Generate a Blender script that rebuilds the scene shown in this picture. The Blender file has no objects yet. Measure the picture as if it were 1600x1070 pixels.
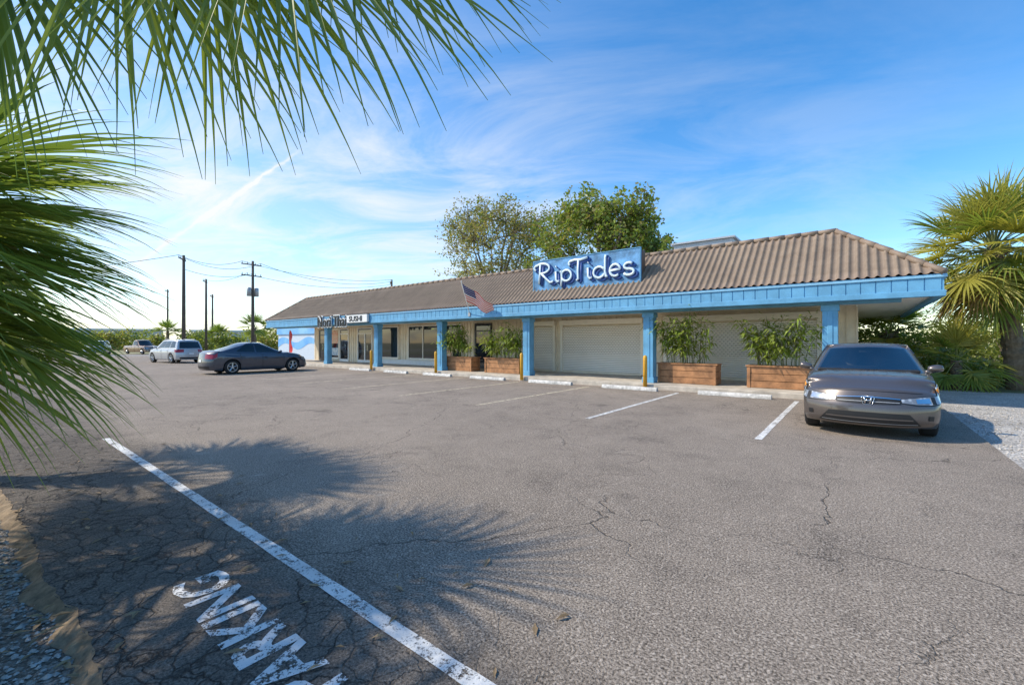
import bpy, bmesh, math, random
from mathutils import Vector, Matrix, noise
R=math.radians
scene=bpy.context.scene
col=scene.collection
random.seed(11)
V=Vector
# ------------------------------------------------------------------ camera frame of reference
F=681.0; CX,CY=800.0,535.0; H=1.5
YAW=R(38.36); SN,CS=math.sin(YAW),math.cos(YAW)
def P(px,py,d):
    u=(px-CX)/F; v=(CY-py)/F
    return V((d*(-SN+u*CS), d*(CS+u*SN), H+v*d))
def XY(px,Y):
    u=(px-CX)/F
    return Y*(-SN+u*CS)/(CS+u*SN)
cam=bpy.data.cameras.new('Camera'); co=bpy.data.objects.new('Camera',cam); col.objects.link(co)
co.location=(0,0,H); co.rotation_euler=(R(90),0,YAW)
cam.sensor_width=36; cam.lens=36*F/1600; cam.clip_end=3000; cam.clip_start=.05
scene.camera=co
FWD=V((-SN,CS,0)); RGT=V((CS,SN,0)); UP=V((0,0,1))
# ------------------------------------------------------------------ materials
def nodes(name):
    m=bpy.data.materials.new(name); m.use_nodes=True
    nt=m.node_tree; b=nt.nodes['Principled BSDF']
    return m,nt,b
def ramp(nt,fac,stops):
    r=nt.nodes.new('ShaderNodeValToRGB')
    e=r.color_ramp.elements
    while len(e)<len(stops): e.new(.5)
    for i,(p,c) in enumerate(stops):
        e[i].position=p; e[i].color=(c[0],c[1],c[2],1) if not isinstance(c,(int,float)) else (c,c,c,1)
    nt.links.new(fac,r.inputs['Fac']); return r.outputs['Color']
def noise_n(nt,vec,scale,detail=4,rough=.6,dist=0):
    n=nt.nodes.new('ShaderNodeTexNoise'); n.inputs['Scale'].default_value=scale
    n.inputs['Detail'].default_value=detail; n.inputs['Roughness'].default_value=rough
    n.inputs['Distortion'].default_value=dist
    nt.links.new(vec,n.inputs['Vector']); return n.outputs['Fac']
def mixc(nt,fac,a,b,mode='MIX'):
    m=nt.nodes.new('ShaderNodeMix'); m.data_type='RGBA'; m.blend_type=mode
    for s,val in ((m.inputs[0],fac),(m.inputs[6],a),(m.inputs[7],b)):
        if hasattr(val,'is_output'): nt.links.new(val,s)
        elif isinstance(val,(int,float)): s.default_value=val
        else: s.default_value=(val[0],val[1],val[2],1)
    return m.outputs[2]
def mth(nt,op,a,b=0.0,c=0.0):
    m=nt.nodes.new('ShaderNodeMath'); m.operation=op
    for s,val in zip(m.inputs,(a,b,c)):
        if hasattr(val,'is_output'): nt.links.new(val,s)
        else: s.default_value=val
    return m.outputs[0]
def objco(nt):
    t=nt.nodes.new('ShaderNodeTexCoord'); return t.outputs['Object']
def poscoord(nt):
    g=nt.nodes.new('ShaderNodeNewGeometry'); return g.outputs['Position']
def bump(nt,b,h,strength,dist=.01):
    n=nt.nodes.new('ShaderNodeBump'); n.inputs['Strength'].default_value=strength; n.inputs['Distance'].default_value=dist
    nt.links.new(h,n.inputs['Height']); nt.links.new(n.outputs[0],b.inputs['Normal'])
def pbr(name,c,rough=.6,metal=0,var=.25,scale=6,bmp=0,bscale=60,spec=.5,coat=0,c2=None):
    m,nt,b=nodes(name)
    o=poscoord(nt)
    f=noise_n(nt,o,scale,5,.65)
    d=c2 if c2 else tuple(x*(1-var) for x in c)
    l=tuple(min(1,x*(1+var*.5)) for x in c)
    cc=ramp(nt,f,[(.3,d),(.7,l)])
    nt.links.new(cc,b.inputs['Base Color'])
    b.inputs['Roughness'].default_value=rough; b.inputs['Metallic'].default_value=metal
    b.inputs['Specular IOR Level'].default_value=spec
    b.inputs['Coat Weight'].default_value=coat; b.inputs['Coat Roughness'].default_value=.04
    if bmp: bump(nt,b,noise_n(nt,o,bscale,4,.6),bmp)
    return m
def leafmat(name,c1,c2,scale=3,trans=.35,rough=.42):
    m,nt,b=nodes(name)
    o=poscoord(nt)
    cc=ramp(nt,noise_n(nt,o,scale,3,.7),[(.32,c1),(.68,c2)])
    nt.links.new(cc,b.inputs['Base Color']); b.inputs['Roughness'].default_value=rough
    b.inputs['Specular IOR Level'].default_value=.4
    t=nt.nodes.new('ShaderNodeBsdfTranslucent'); 
    tc=mixc(nt,.55,cc,(min(1,c2[0]*2.0),min(1,c2[1]*2.1),c2[2]*.9)); nt.links.new(tc,t.inputs['Color'])
    mx=nt.nodes.new('ShaderNodeMixShader'); mx.inputs[0].default_value=trans
    nt.links.new(b.outputs[0],mx.inputs[1]); nt.links.new(t.outputs[0],mx.inputs[2])
    nt.links.new(mx.outputs[0],nt.nodes['Material Output'].inputs['Surface'])
    return m
M={}
M['blue']=pbr('blue_paint',(.125,.355,.56),.55,var=.24,scale=2.5,bmp=.1,bscale=30)
M['blue_light']=pbr('pale_blue_paint',(.24,.49,.69),.5,var=.12,scale=3)
M['tan']=pbr('tan_siding',(.80,.69,.52),.7,var=.16,scale=2,bmp=.1)
M['soffit']=pbr('soffit_paint',(.88,.83,.72),.8,var=.08)
M['tanframe']=pbr('tan_frame',(.84,.78,.66),.5,var=.08)
M['darkframe']=pbr('dark_frame',(.03,.03,.035),.4,var=.1)
M['flatroof']=pbr('flat_roof',(.45,.45,.44),.9,var=.2)
M['concrete']=pbr('walk_concrete',(.52,.46,.38),.85,var=.35,scale=3,bmp=.25,bscale=50)
M['yellow']=pbr('bollard_yellow',(.74,.38,.03),.5,var=.2,scale=8)
M['stop']=pbr('wheel_stop_paint',(.62,.60,.56),.8,var=.5,scale=7,bmp=.3,bscale=40)
M['wood']=pbr('planter_wood',(.42,.20,.085),.6,var=.5,scale=4,bmp=.2,bscale=40)
M['soil']=pbr('soil',(.06,.04,.025),.95,var=.4,scale=20)
M['chrome']=pbr('chrome',(.78,.78,.79),.15,1,var=.05)
M['black']=pbr('black_plastic',(.012,.012,.013),.5,var=.1)
M['seat']=pbr('seat_cloth',(.13,.12,.11),.9,var=.2,scale=20)
M['rubber']=pbr('tyre_rubber',(.018,.018,.019),.85,var=.2,scale=20)
M['rim']=pbr('alloy_rim',(.50,.51,.53),.3,.8,var=.1)
M['poleW']=pbr('pole_wood',(.10,.078,.06),.85,var=.35,scale=3)
M['grey']=pbr('grey_metal',(.38,.39,.40),.5,.3,var=.15)
M['white']=pbr('white_paint',(.80,.79,.76),.5,var=.08)
M['red']=pbr('red_cloth',(.60,.03,.03),.6,var=.15)
M['flagblue']=pbr('navy_cloth',(.02,.03,.17),.7,var=.1)
M['trunk']=pbr('bark',(.20,.155,.11),.9,var=.45,scale=7,bmp=.6,bscale=25)
M['palmtrunk']=pbr('palm_bark',(.20,.15,.10),.95,var=.5,scale=9,bmp=.8,bscale=22)
M['taillight']=pbr('tail_light',(.35,.01,.01),.2,var=.1,coat=.6)
M['amber']=pbr('amber_lens',(.7,.28,.04),.2,var=.1)
M['signblue']=pbr('sign_blue',(.14,.35,.62),.45,var=.7,scale=2.2)
M['signdark']=pbr('sign_shadow_blue',(.03,.085,.29),.5,var=.2)
M['signwhite']=pbr('sign_lettering',(.68,.80,.85),.4,var=.10,scale=4)
M['signbrown']=pbr('sign_box_brown',(.14,.09,.06),.6,var=.2)
M['letterblack']=pbr('black_lettering',(.012,.012,.014),.4,var=.1)
M['poster1']=pbr('poster_red',(.5,.12,.08),.5,var=.6,scale=6,c2=(.7,.6,.4))
M['poster2']=pbr('poster_pale',(.6,.62,.6),.5,var=.5,scale=7,c2=(.1,.25,.4))
def glassmat(name,c,rough=.04):
    m,nt,b=nodes(name); b.inputs['Base Color'].default_value=(*c,1); b.inputs['Roughness'].default_value=rough
    b.inputs['Specular IOR Level'].default_value=.6; b.inputs['Coat Weight'].default_value=.3; b.inputs['Coat Roughness'].default_value=.02
    return m
M['glass']=glassmat('window_glass',(.014,.018,.021))
M['cglass']=glassmat('car_glass',(.010,.014,.015),.03)
def clearglass():
    m,nt,b=nodes('clear_windscreen')
    t=nt.nodes.new('ShaderNodeBsdfTransparent'); t.inputs['Color'].default_value=(.78,.84,.82,1)
    g=nt.nodes.new('ShaderNodeBsdfGlossy'); g.inputs['Roughness'].default_value=.02
    f=nt.nodes.new('ShaderNodeFresnel'); f.inputs['IOR'].default_value=1.7
    mx=nt.nodes.new('ShaderNodeMixShader'); nt.links.new(mth(nt,'ADD',f.outputs[0],.10),mx.inputs[0])
    nt.links.new(t.outputs[0],mx.inputs[1]); nt.links.new(g.outputs[0],mx.inputs[2])
    nt.links.new(mx.outputs[0],nt.nodes['Material Output'].inputs['Surface']); return m
M['clear']=clearglass()
def paint(name,c,metal=.6,rough=.32):
    m,nt,b=nodes(name)
    o=objco(nt)
    f=noise_n(nt,o,900,1,.5)
    cc=ramp(nt,f,[(.35,tuple(x*.75 for x in c)),(.65,tuple(min(1,x*1.25) for x in c))])
    nt.links.new(cc,b.inputs['Base Color'])
    b.inputs['Metallic'].default_value=metal; b.inputs['Roughness'].default_value=rough
    b.inputs['Coat Weight'].default_value=.9; b.inputs['Coat Roughness'].default_value=.04
    return m
M['p_taupe']=paint('taupe_car_paint',(.115,.097,.088),.5)
M['p_slate']=paint('slate_car_paint',(.055,.063,.085),.45)
M['p_white']=paint('pale_car_paint',(.45,.455,.46),.3,.4)
M['p_copper']=paint('copper_car_paint',(.34,.22,.14),.4)
def lampmat():
    m,nt,b=nodes('headlight_lens'); o=objco(nt)
    v=nt.nodes.new('ShaderNodeTexVoronoi'); v.inputs['Scale'].default_value=16; nt.links.new(o,v.inputs['Vector'])
    cc=ramp(nt,v.outputs['Distance'],[(.1,(.80,.81,.80)),(.55,(.26,.27,.28))])
    nt.links.new(cc,b.inputs['Base Color']); b.inputs['Metallic'].default_value=.4; b.inputs['Roughness'].default_value=.2
    b.inputs['Coat Weight'].default_value=1; return m
M['lamp']=lampmat()
M['pl1']=leafmat('palm_leaf_deep',(.09,.15,.030),(.175,.235,.05))
M['pl2']=leafmat('palm_leaf_fresh',(.135,.19,.035),(.25,.30,.06))
M['pl3']=leafmat('palm_leaf_olive',(.25,.245,.045),(.45,.40,.09))
M['pldry']=leafmat('palm_leaf_dry',(.26,.175,.08),(.46,.32,.15),trans=.15)
M['petiole']=pbr('petiole',(.18,.20,.06),.5,var=.3)
M['lf1']=leafmat('tree_leaf_green',(.085,.14,.024),(.235,.285,.055),scale=.9)
M['lf2']=leafmat('tree_leaf_olive',(.16,.155,.045),(.32,.265,.095),scale=.9)
M['lfb']=leafmat('bamboo_leaf',(.16,.24,.035),(.33,.40,.08),scale=4)
M['shrub1']=leafmat('shrub_leaf_dark',(.10,.14,.028),(.20,.24,.05),scale=1.2)
M['shrub2']=leafmat('shrub_leaf_mid',(.15,.19,.038),(.31,.33,.07),scale=1.2)
def roofmat():
    m,nt,b=nodes('brown_roof_tile'); o=poscoord(nt)
    f=noise_n(nt,o,1.3,6,.7); g=noise_n(nt,o,14,4,.7)
    c=ramp(nt,f,[(.3,(.21,.148,.104)),(.7,(.33,.245,.176))])
    c=mixc(nt,mth(nt,'MULTIPLY',g,.5),c,(.135,.097,.07))
    nt.links.new(c,b.inputs['Base Color']); b.inputs['Roughness'].default_value=.65
    bump(nt,b,g,.2); return m
M['roof']=roofmat()
def shuttermat():
    m,nt,b=nodes('beige_shutter'); o=poscoord(nt)
    s=nt.nodes.new('ShaderNodeSeparateXYZ'); nt.links.new(o,s.inputs[0])
    sx=mth(nt,'SINE',mth(nt,'MULTIPLY',s.outputs[0],2*math.pi/.13)); sz=mth(nt,'SINE',mth(nt,'MULTIPLY',s.outputs[2],2*math.pi/.15))
    pr=mth(nt,'GREATER_THAN',mth(nt,'MULTIPLY',sx,sz),.40)
    band=mth(nt,'MULTIPLY',mth(nt,'GREATER_THAN',s.outputs[2],1.0),mth(nt,'LESS_THAN',s.outputs[2],2.2))
    f=noise_n(nt,o,1.5,4)
    base=ramp(nt,f,[(.3,(.84,.78,.68)),(.7,(.90,.85,.76))])
    jz=mth(nt,'FRACT',mth(nt,'DIVIDE',mth(nt,'SUBTRACT',s.outputs[2],.19),.075))
    jt=ramp(nt,jz,[(.0,.6),(.22,0),(.80,0),(1.0,.6)])
    base=mixc(nt,jt,base,(.38,.34,.29))
    c=mixc(nt,mth(nt,'MULTIPLY',mth(nt,'MULTIPLY',pr,band),.6),base,(.45,.41,.35))
    nt.links.new(c,b.inputs['Base Color']); b.inputs['Roughness'].default_value=.5
    return m
M['shutter']=shuttermat()
def asphaltmat():
    m,nt,b=nodes('asphalt'); o=poscoord(nt)
    big=noise_n(nt,o,.22,5,.6,.6); mid=noise_n(nt,o,1.4,7,.75,.4); fine=noise_n(nt,o,72,3,.8)
    sp=nt.nodes.new('ShaderNodeTexVoronoi'); sp.inputs['Scale'].default_value=95; nt.links.new(o,sp.inputs['Vector'])
    c=ramp(nt,big,[(.30,(.155,.125,.098)),(.52,(.225,.183,.144)),(.72,(.33,.27,.212))])
    c=mixc(nt,ramp(nt,mid,[(.35,0),(.72,.8)]),c,(.33,.27,.212))
    c=mixc(nt,ramp(nt,mid,[(.28,.6),(.45,0)]),c,(.105,.086,.070))
    c=mixc(nt,ramp(nt,fine,[(.50,0),(.68,.9)]),c,(.60,.505,.41))
    c=mixc(nt,ramp(nt,fine,[(.34,.96),(.50,0)]),c,(.026,.022,.019))
    peb=ramp(nt,sp.outputs['Color'],[(.74,0),(.9,.65)])
    c=mixc(nt,peb,c,(.60,.51,.42))
    s=nt.nodes.new('ShaderNodeSeparateXYZ'); nt.links.new(o,s.inputs[0])
    yl=mth(nt,'ADD',s.outputs[1],mth(nt,'MULTIPLY',mid,.8))
    old=ramp(nt,mth(nt,'DIVIDE',yl,4.0),[(.38,1),(.58,0)])
    c=mixc(nt,mth(nt,'MULTIPLY',old,.64),c,(.056,.048,.042))
    nz=nt.nodes.new('ShaderNodeTexNoise'); nz.inputs['Scale'].default_value=2.2; nz.inputs['Detail'].default_value=5; nt.links.new(o,nz.inputs['Vector'])
    def crack(scale,w,mask_scale,lo,hi,amt=.55):
        mp=nt.nodes.new('ShaderNodeVectorMath'); mp.operation='ADD'
        sc=nt.nodes.new('ShaderNodeVectorMath'); sc.operation='SCALE'; sc.inputs['Scale'].default_value=amt
        nt.links.new(nz.outputs['Color'],sc.inputs[0]); nt.links.new(o,mp.inputs[0]); nt.links.new(sc.outputs[0],mp.inputs[1])
        v=nt.nodes.new('ShaderNodeTexVoronoi'); v.feature='DISTANCE_TO_EDGE'; v.inputs['Scale'].default_value=scale
        nt.links.new(mp.outputs[0],v.inputs['Vector'])
        k=ramp(nt,v.outputs['Distance'],[(0,1),(w,0)])
        ms=ramp(nt,noise_n(nt,o,mask_scale,3,.6),[(lo,0),(hi,1)])
        return mth(nt,'MULTIPLY',k,ms)
    k1=mth(nt,'MULTIPLY',crack(.42,.0036,.35,.44,.54),.75)
    k4=mth(nt,'MULTIPLY',crack(1.1,.006,.5,.48,.60,.8),.6)
    k2=mth(nt,'MULTIPLY',crack(5.5,.045,.9,.36,.52,.35),old)
    k3=mth(nt,'MULTIPLY',crack(1.7,.016,.8,.35,.48,.7),old)
    k=mth(nt,'MAXIMUM',mth(nt,'MAXIMUM',mth(nt,'MAXIMUM',k1,k4),mth(nt,'MULTIPLY',k2,.75)),mth(nt,'MULTIPLY',k3,.9))
    c=mixc(nt,mth(nt,'MULTIPLY',k,.92),c,(.009,.008,.008))
    st=ramp(nt,noise_n(nt,o,.9,3,.55),[(.66,0),(.74,.5)])
    c=mixc(nt,st,c,(.085,.071,.06))
    ps=ramp(nt,noise_n(nt,o,2.3,6,.75,.6),[(.62,0),(.72,.55)])
    c=mixc(nt,ps,c,(.54,.46,.37))
    nt.links.new(c,b.inputs['Base Color'])
    b.inputs['Roughness'].default_value=.88; b.inputs['Specular IOR Level'].default_value=.15
    hgt=mth(nt,'SUBTRACT',mth(nt,'ADD',fine,mth(nt,'MULTIPLY',mid,.6)),mth(nt,'MULTIPLY',k,1.2))
    bump(nt,b,hgt,.8,.014)
    return m
M['asphalt']=asphaltmat()
def wornmat(name,c,lo,hi):
    m,nt,b=nodes(name); o=poscoord(nt)
    a=noise_n(nt,o,9,6,.75); f=noise_n(nt,o,75,3,.8)
    cc=mixc(nt,ramp(nt,noise_n(nt,o,3,4,.6),[(.35,0),(.7,.6)]),c,tuple(x*.6 for x in c))
    nt.links.new(cc,b.inputs['Base Color']); b.inputs['Roughness'].default_value=.75
    bump(nt,b,f,.5,.01)
    k=mth(nt,'ADD',mth(nt,'MULTIPLY',a,.6),mth(nt,'MULTIPLY',f,.4))
    k=ramp(nt,k,[(lo,0),(hi,1)])
    t=nt.nodes.new('ShaderNodeBsdfTransparent'); mx=nt.nodes.new('ShaderNodeMixShader')
    nt.links.new(k,mx.inputs[0]); nt.links.new(t.outputs[0],mx.inputs[1]); nt.links.new(b.outputs[0],mx.inputs[2])
    nt.links.new(mx.outputs[0],nt.nodes['Material Output'].inputs['Surface'])
    return m
M['line']=wornmat('worn_white_paint',(.74,.72,.68),.42,.49)
M['line_old']=wornmat('faded_paint',(.76,.65,.46),.42,.53)
M['stencil']=wornmat('stencil_paint',(.72,.70,.67),.445,.49)
def gravelmat(name,ca,cb,cc_,sc=45):
    m,nt,b=nodes(name); o=poscoord(nt)
    v=nt.nodes.new('ShaderNodeTexVoronoi'); v.inputs['Scale'].default_value=sc; nt.links.new(o,v.inputs['Vector'])
    s=nt.nodes.new('ShaderNodeSeparateColor'); nt.links.new(v.outputs['Color'],s.inputs[0])
    c=ramp(nt,s.outputs[0],[(.1,ca),(.5,cb),(.95,cc_)])
    c=mixc(nt,ramp(nt,noise_n(nt,o,.7,5,.6),[(.4,0),(.7,.6)]),c,tuple(x*.45 for x in cb))
    nt.links.new(c,b.inputs['Base Color']); b.inputs['Roughness'].default_value=.9
    bump(nt,b,mth(nt,'SUBTRACT',1.0,v.outputs['Distance']),.8,.02)
    return m
M['gravel']=gravelmat('shell_gravel',(.26,.24,.21),(.46,.42,.37),(.70,.66,.60))
M['bed']=gravelmat('bed_dirt',(.09,.07,.052),(.22,.175,.13),(.42,.37,.31),60)
M['dirt']=pbr('sandy_edge',(.25,.18,.11),.95,var=.6,scale=14,bmp=.8,bscale=40)
M['stone']=pbr('stones',(.40,.365,.33),.85,var=.6,scale=25)
M['litter']=pbr('dry_leaves',(.30,.20,.10),.8,var=.5,scale=10)
M['ground']=pbr('far_ground',(.27,.24,.13),.95,var=.5,scale=.12,c2=(.13,.13,.045))
M['road']=pbr('far_road',(.26,.235,.205),.85,var=.2,scale=.3)
M['stucco']=pbr('white_stucco',(.56,.64,.72),.8,var=.1)
M['mural']=pbr('mural_blue',(.08,.28,.62),.7,var=.5,scale=.6,c2=(.28,.55,.76))
M['shed']=pbr('shed_wall',(.50,.50,.49),.8,var=.2,scale=.4)
# ------------------------------------------------------------------ mesh builder
class MB:
    def __init__(s): s.v=[]; s.f=[]; s.m=[]
    def add(s,vs,fs,mi=0):
        n=len(s.v); s.v+= [tuple(x) for x in vs]
        for f in fs: s.f.append(tuple(i+n for i in f)); s.m.append(mi)
    def box(s,x0,y0,z0,x1,y1,z1,mi=0):
        s.add([(x0,y0,z0),(x1,y0,z0),(x1,y1,z0),(x0,y1,z0),(x0,y0,z1),(x1,y0,z1),(x1,y1,z1),(x0,y1,z1)],
              [(0,3,2,1),(4,5,6,7),(0,1,5,4),(1,2,6,5),(2,3,7,6),(3,0,4,7)],mi); return s
    def tube(s,pts,rads,n=8,mi=0):
        pts=[V(p) for p in pts]
        if isinstance(rads,(int,float)): rads=[rads]*len(pts)
        vs=[];fs=[]; ref=None
        for i,p in enumerate(pts):
            t=(pts[min(i+1,len(pts)-1)]-pts[max(i-1,0)])
            if t.length<1e-9: t=V((0,0,1))
            t.normalize()
            if ref is None: ref=t.orthogonal().normalized()
            ref=(ref-t*ref.dot(t))
            if ref.length<1e-6: ref=t.orthogonal()
            ref.normalize(); b=t.cross(ref)
            for k in range(n):
                a=2*math.pi*k/n; vs.append(p+(ref*math.cos(a)+b*math.sin(a))*rads[i])
        for i in range(len(pts)-1):
            for k in range(n):
                fs.append((i*n+k,i*n+(k+1)%n,(i+1)*n+(k+1)%n,(i+1)*n+k))
        fs.append(tuple(range(n))[::-1]); fs.append(tuple((len(pts)-1)*n+k for k in range(n)))
        s.add(vs,fs,mi); return s
    def lathe(s,prof,center,axis='y',n=24,mi=0):
        vs=[];fs=[];c=V(center);m=len(prof)
        for k in range(n):
            a=2*math.pi*k/n
            for (h,r) in prof:
                if axis=='y': vs.append(c+V((r*math.cos(a),h,r*math.sin(a))))
                else: vs.append(c+V((r*math.cos(a),r*math.sin(a),h)))
        for k in range(n):
            k2=(k+1)%n
            for j in range(m-1): fs.append((k*m+j,k*m+j+1,k2*m+j+1,k2*m+j))
        s.add(vs,fs,mi); return s
    def build(s,name,mats,parent=None,smooth=False,world=True,recalc=True,bevel=0):
        if not isinstance(mats,(list,tuple)): mats=[mats]
        me=bpy.data.meshes.new(name)
        off=V((0,0,0))
        if parent is not None and world:
            r=parent
            while r.parent: r=r.parent
            off=V(r.location)
        me.from_pydata([(a-off.x,b-off.y,c-off.z) for a,b,c in s.v],[],s.f)
        for m in mats: me.materials.append(m)
        me.polygons.foreach_set('material_index',s.m)
        if recalc:
            bm=bmesh.new(); bm.from_mesh(me); bmesh.ops.recalc_face_normals(bm,faces=bm.faces); bm.to_mesh(me); bm.free()
        if smooth: me.polygons.foreach_set('use_smooth',[True]*len(me.polygons))
        me.update()
        o=bpy.data.objects.new(name,me); col.objects.link(o)
        if parent is not None: o.parent=parent
        if bevel:
            b=o.modifiers.new('bevel','BEVEL'); b.width=bevel; b.segments=2; b.limit_method='ANGLE'
        return o
def tag(o,label=None,cat=None,group=None,kind=None):
    if label: o['label']=label
    if cat: o['category']=cat
    if group: o['group']=group
    if kind: o['kind']=kind
    return o
def thing(name,label,cat,loc=(0,0,0),rotz=0,group=None):
    o=bpy.data.objects.new(name,None); col.objects.link(o); o.location=loc; o.rotation_euler=(0,0,rotz)
    o.empty_display_size=.1
    return tag(o,label,cat,group)
def copy_tree(o,parent=None):
    c=o.copy(); col.objects.link(c); c.parent=parent
    for ch in list(o.children): copy_tree(ch,c)
    return c
# ------------------------------------------------------------------ world and sun
w=bpy.data.worlds.new('World'); scene.world=w; w.use_nodes=True
nt=w.node_tree; bg=nt.nodes['Background']
SUNH=V((-.80,-.60)).normalized(); EL=R(43)
sky=nt.nodes.new('ShaderNodeTexSky'); sky.sky_type='NISHITA'; sky.sun_disc=False
sky.sun_elevation=EL; sky.sun_rotation=math.atan2(SUNH.x,SUNH.y)%(2*math.pi)
sky.air_density=1.0; sky.dust_density=.4; sky.ozone_density=1.7
hs=nt.nodes.new('ShaderNodeHueSaturation'); hs.inputs['Saturation'].default_value=1.36; hs.inputs['Value'].default_value=1.72; hs.inputs['Hue'].default_value=.500
nt.links.new(sky.outputs[0],hs.inputs['Color'])
tc=nt.nodes.new('ShaderNodeTexCoord'); D=tc.outputs['Generated']
sx=nt.nodes.new('ShaderNodeSeparateXYZ'); nt.links.new(D,sx.inputs[0])
zz=mth(nt,'ADD',mth(nt,'MAXIMUM',sx.outputs[2],.0),.14)
cx=mth(nt,'DIVIDE',sx.outputs[0],zz); cy=mth(nt,'DIVIDE',sx.outputs[1],zz)
cmb=nt.nodes.new('ShaderNodeCombineXYZ')
nt.links.new(mth(nt,'ADD',mth(nt,'MULTIPLY',cx,.6),mth(nt,'MULTIPLY',cy,.45)),cmb.inputs[0])
nt.links.new(mth(nt,'SUBTRACT',mth(nt,'MULTIPLY',cy,1.1),mth(nt,'MULTIPLY',cx,.6)),cmb.inputs[1])
n1=noise_n(nt,cmb.outputs[0],1.6,10,.64,.7)
n2=noise_n(nt,cmb.outputs[0],.45,3,.5)
leftd=mth(nt,'ADD',mth(nt,'MULTIPLY',sx.outputs[0],-.5),.5)
leftm=ramp(nt,leftd,[(.36,.08),(.62,.36),(.88,1.0)])
lowm=ramp(nt,sx.outputs[2],[(.0,.9),(.30,1.0),(.66,.25)])
cl=ramp(nt,mth(nt,'ADD',mth(nt,'MULTIPLY',n1,.72),mth(nt,'MULTIPLY',n2,.28)),[(.43,0),(.62,1)])
cl=mth(nt,'MULTIPLY',mth(nt,'MULTIPLY',cl,leftm),lowm)
veil=mth(nt,'MULTIPLY',ramp(nt,leftd,[(.68,0),(1.0,.32)]),lowm)
cl=mth(nt,'ADD',mth(nt,'MULTIPLY',cl,.68),veil)
d1=(P(245,390,1)-V((0,0,H))).normalized(); d2=(P(430,262,1)-V((0,0,H))).normalized()
nn=d1.cross(d2).normalized(); mid=((d1+d2)/2).normalized()
def dot(vec):
    v=nt.nodes.new('ShaderNodeVectorMath'); v.operation='DOT_PRODUCT'; nt.links.new(D,v.inputs[0]); v.inputs[1].default_value=vec; return v.outputs['Value']
wob=mth(nt,'MULTIPLY',mth(nt,'SUBTRACT',noise_n(nt,D,26,4,.65),.5),.018)
ct=ramp(nt,mth(nt,'ABSOLUTE',mth(nt,'ADD',dot(nn),wob)),[(.0,1),(.0048,0)])
cm=ramp(nt,dot(mid),[(.983,0),(.991,1)])
brk=ramp(nt,noise_n(nt,D,11,4,.65),[(.38,.35),(.6,1)])
ct=mth(nt,'MULTIPLY',mth(nt,'MULTIPLY',mth(nt,'MULTIPLY',ct,cm),brk),.85)
cl=mth(nt,'MINIMUM',mth(nt,'ADD',cl,ct),.97)
skyc=mixc(nt,cl,hs.outputs[0],(6.6,6.7,6.8))
nt.links.new(skyc,bg.inputs['Color']); bg.inputs['Strength'].default_value=.15
sun=bpy.data.lights.new('Sun','SUN'); sun.energy=5.0; sun.angle=R(.8); sun.color=(1,.905,.75)
so=bpy.data.objects.new('Sun',sun); col.objects.link(so)
tosun=V((SUNH.x*math.cos(EL),SUNH.y*math.cos(EL),math.sin(EL)))
so.rotation_euler=tosun.to_track_quat('Z','Y').to_euler(); so.location=(0,0,30)
scene.view_settings.view_transform='Standard'; scene.view_settings.look='None'; scene.view_settings.exposure=0
# ------------------------------------------------------------------ ground
mb=MB(); mb.add([(-900,-900,-.06),(900,-900,-.06),(900,900,-.06),(-900,900,-.06)],[(0,1,2,3)])
tag(mb.build('ground',M['ground'],recalc=False),kind='structure')
def edge_y(x): return .34+.032*max(-6,min(3,x+4.3))+.045*noise.noise(V((x*1.1,3,0)))+.03*noise.noise(V((x*5.1,7,0)))+.018*noise.noise(V((x*14,2,0)))
mb=MB(); N=900; x0,x1=-62,1.55
vs=[];fs=[]
for i in range(N+1):
    x=x0+(x1-x0)*i/N; e=edge_y(x)
    vs+=[(x,e-.02,-.055),(x,e,0),(x,33,0)]
for i in range(N):
    a=i*3;b=a+3; fs+=[(a,b,b+1,a+1),(a+1,b+1,b+2,a+2)]
n=len(vs); vs+=[(x1,33,-.055)]; fs.append((3*N,n,3*N+2,3*N+1))
mb.add(vs,fs); tag(mb.build('parking_lot',M['asphalt'],recalc=False),kind='structure')
mb=MB(); mb.add([(-40,-8,-.05),(1.5,-8,-.05),(1.5,.9,-.05),(-40,.9,-.05)],[(0,1,2,3)])
tag(mb.build('planting_bed',M['bed'],recalc=False),kind='structure')
mb=MB(); vs=[];fs=[]
for i in range(361):
    x=-14+i*.04; e=edge_y(x)
    a=e-.085-.05*noise.noise(V((x*3.2,1,5))); b=e+.006+.018*noise.noise(V((x*9,9,2)))
    vs+=[(x,a,-.047),(x,(a+b)/2,-.020+.014*noise.noise(V((x*12,0,0)))),(x,b,.004)]
for i in range(360):
    a=i*3;b=a+3; fs+=[(a,b,b+1,a+1),(a+1,b+1,b+2,a+2)]
mb.add(vs,fs); tag(mb.build('sand_edge',M['dirt'],smooth=True,recalc=False),kind='structure')
mb=MB(); mb.add([(1.45,-6,-.045),(9,-6,-.045),(9,20,-.045),(1.45,20,-.045)],[(0,1,2,3)])
tag(mb.build('gravel_strip',M['gravel'],recalc=False),kind='structure')
mb=MB(); mb.add([(-75,-200,-.045),(-62,-200,-.045),(-62,300,-.045),(-75,300,-.045)],[(0,1,2,3)])
tag(mb.build('road',M['road'],recalc=False),kind='structure')
mb=MB(); mb.box(-34.2,13.72,-.02,.95,17.05,.15)
tag(mb.build('walkway',M['concrete'],bevel=.02),kind='structure')
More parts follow.
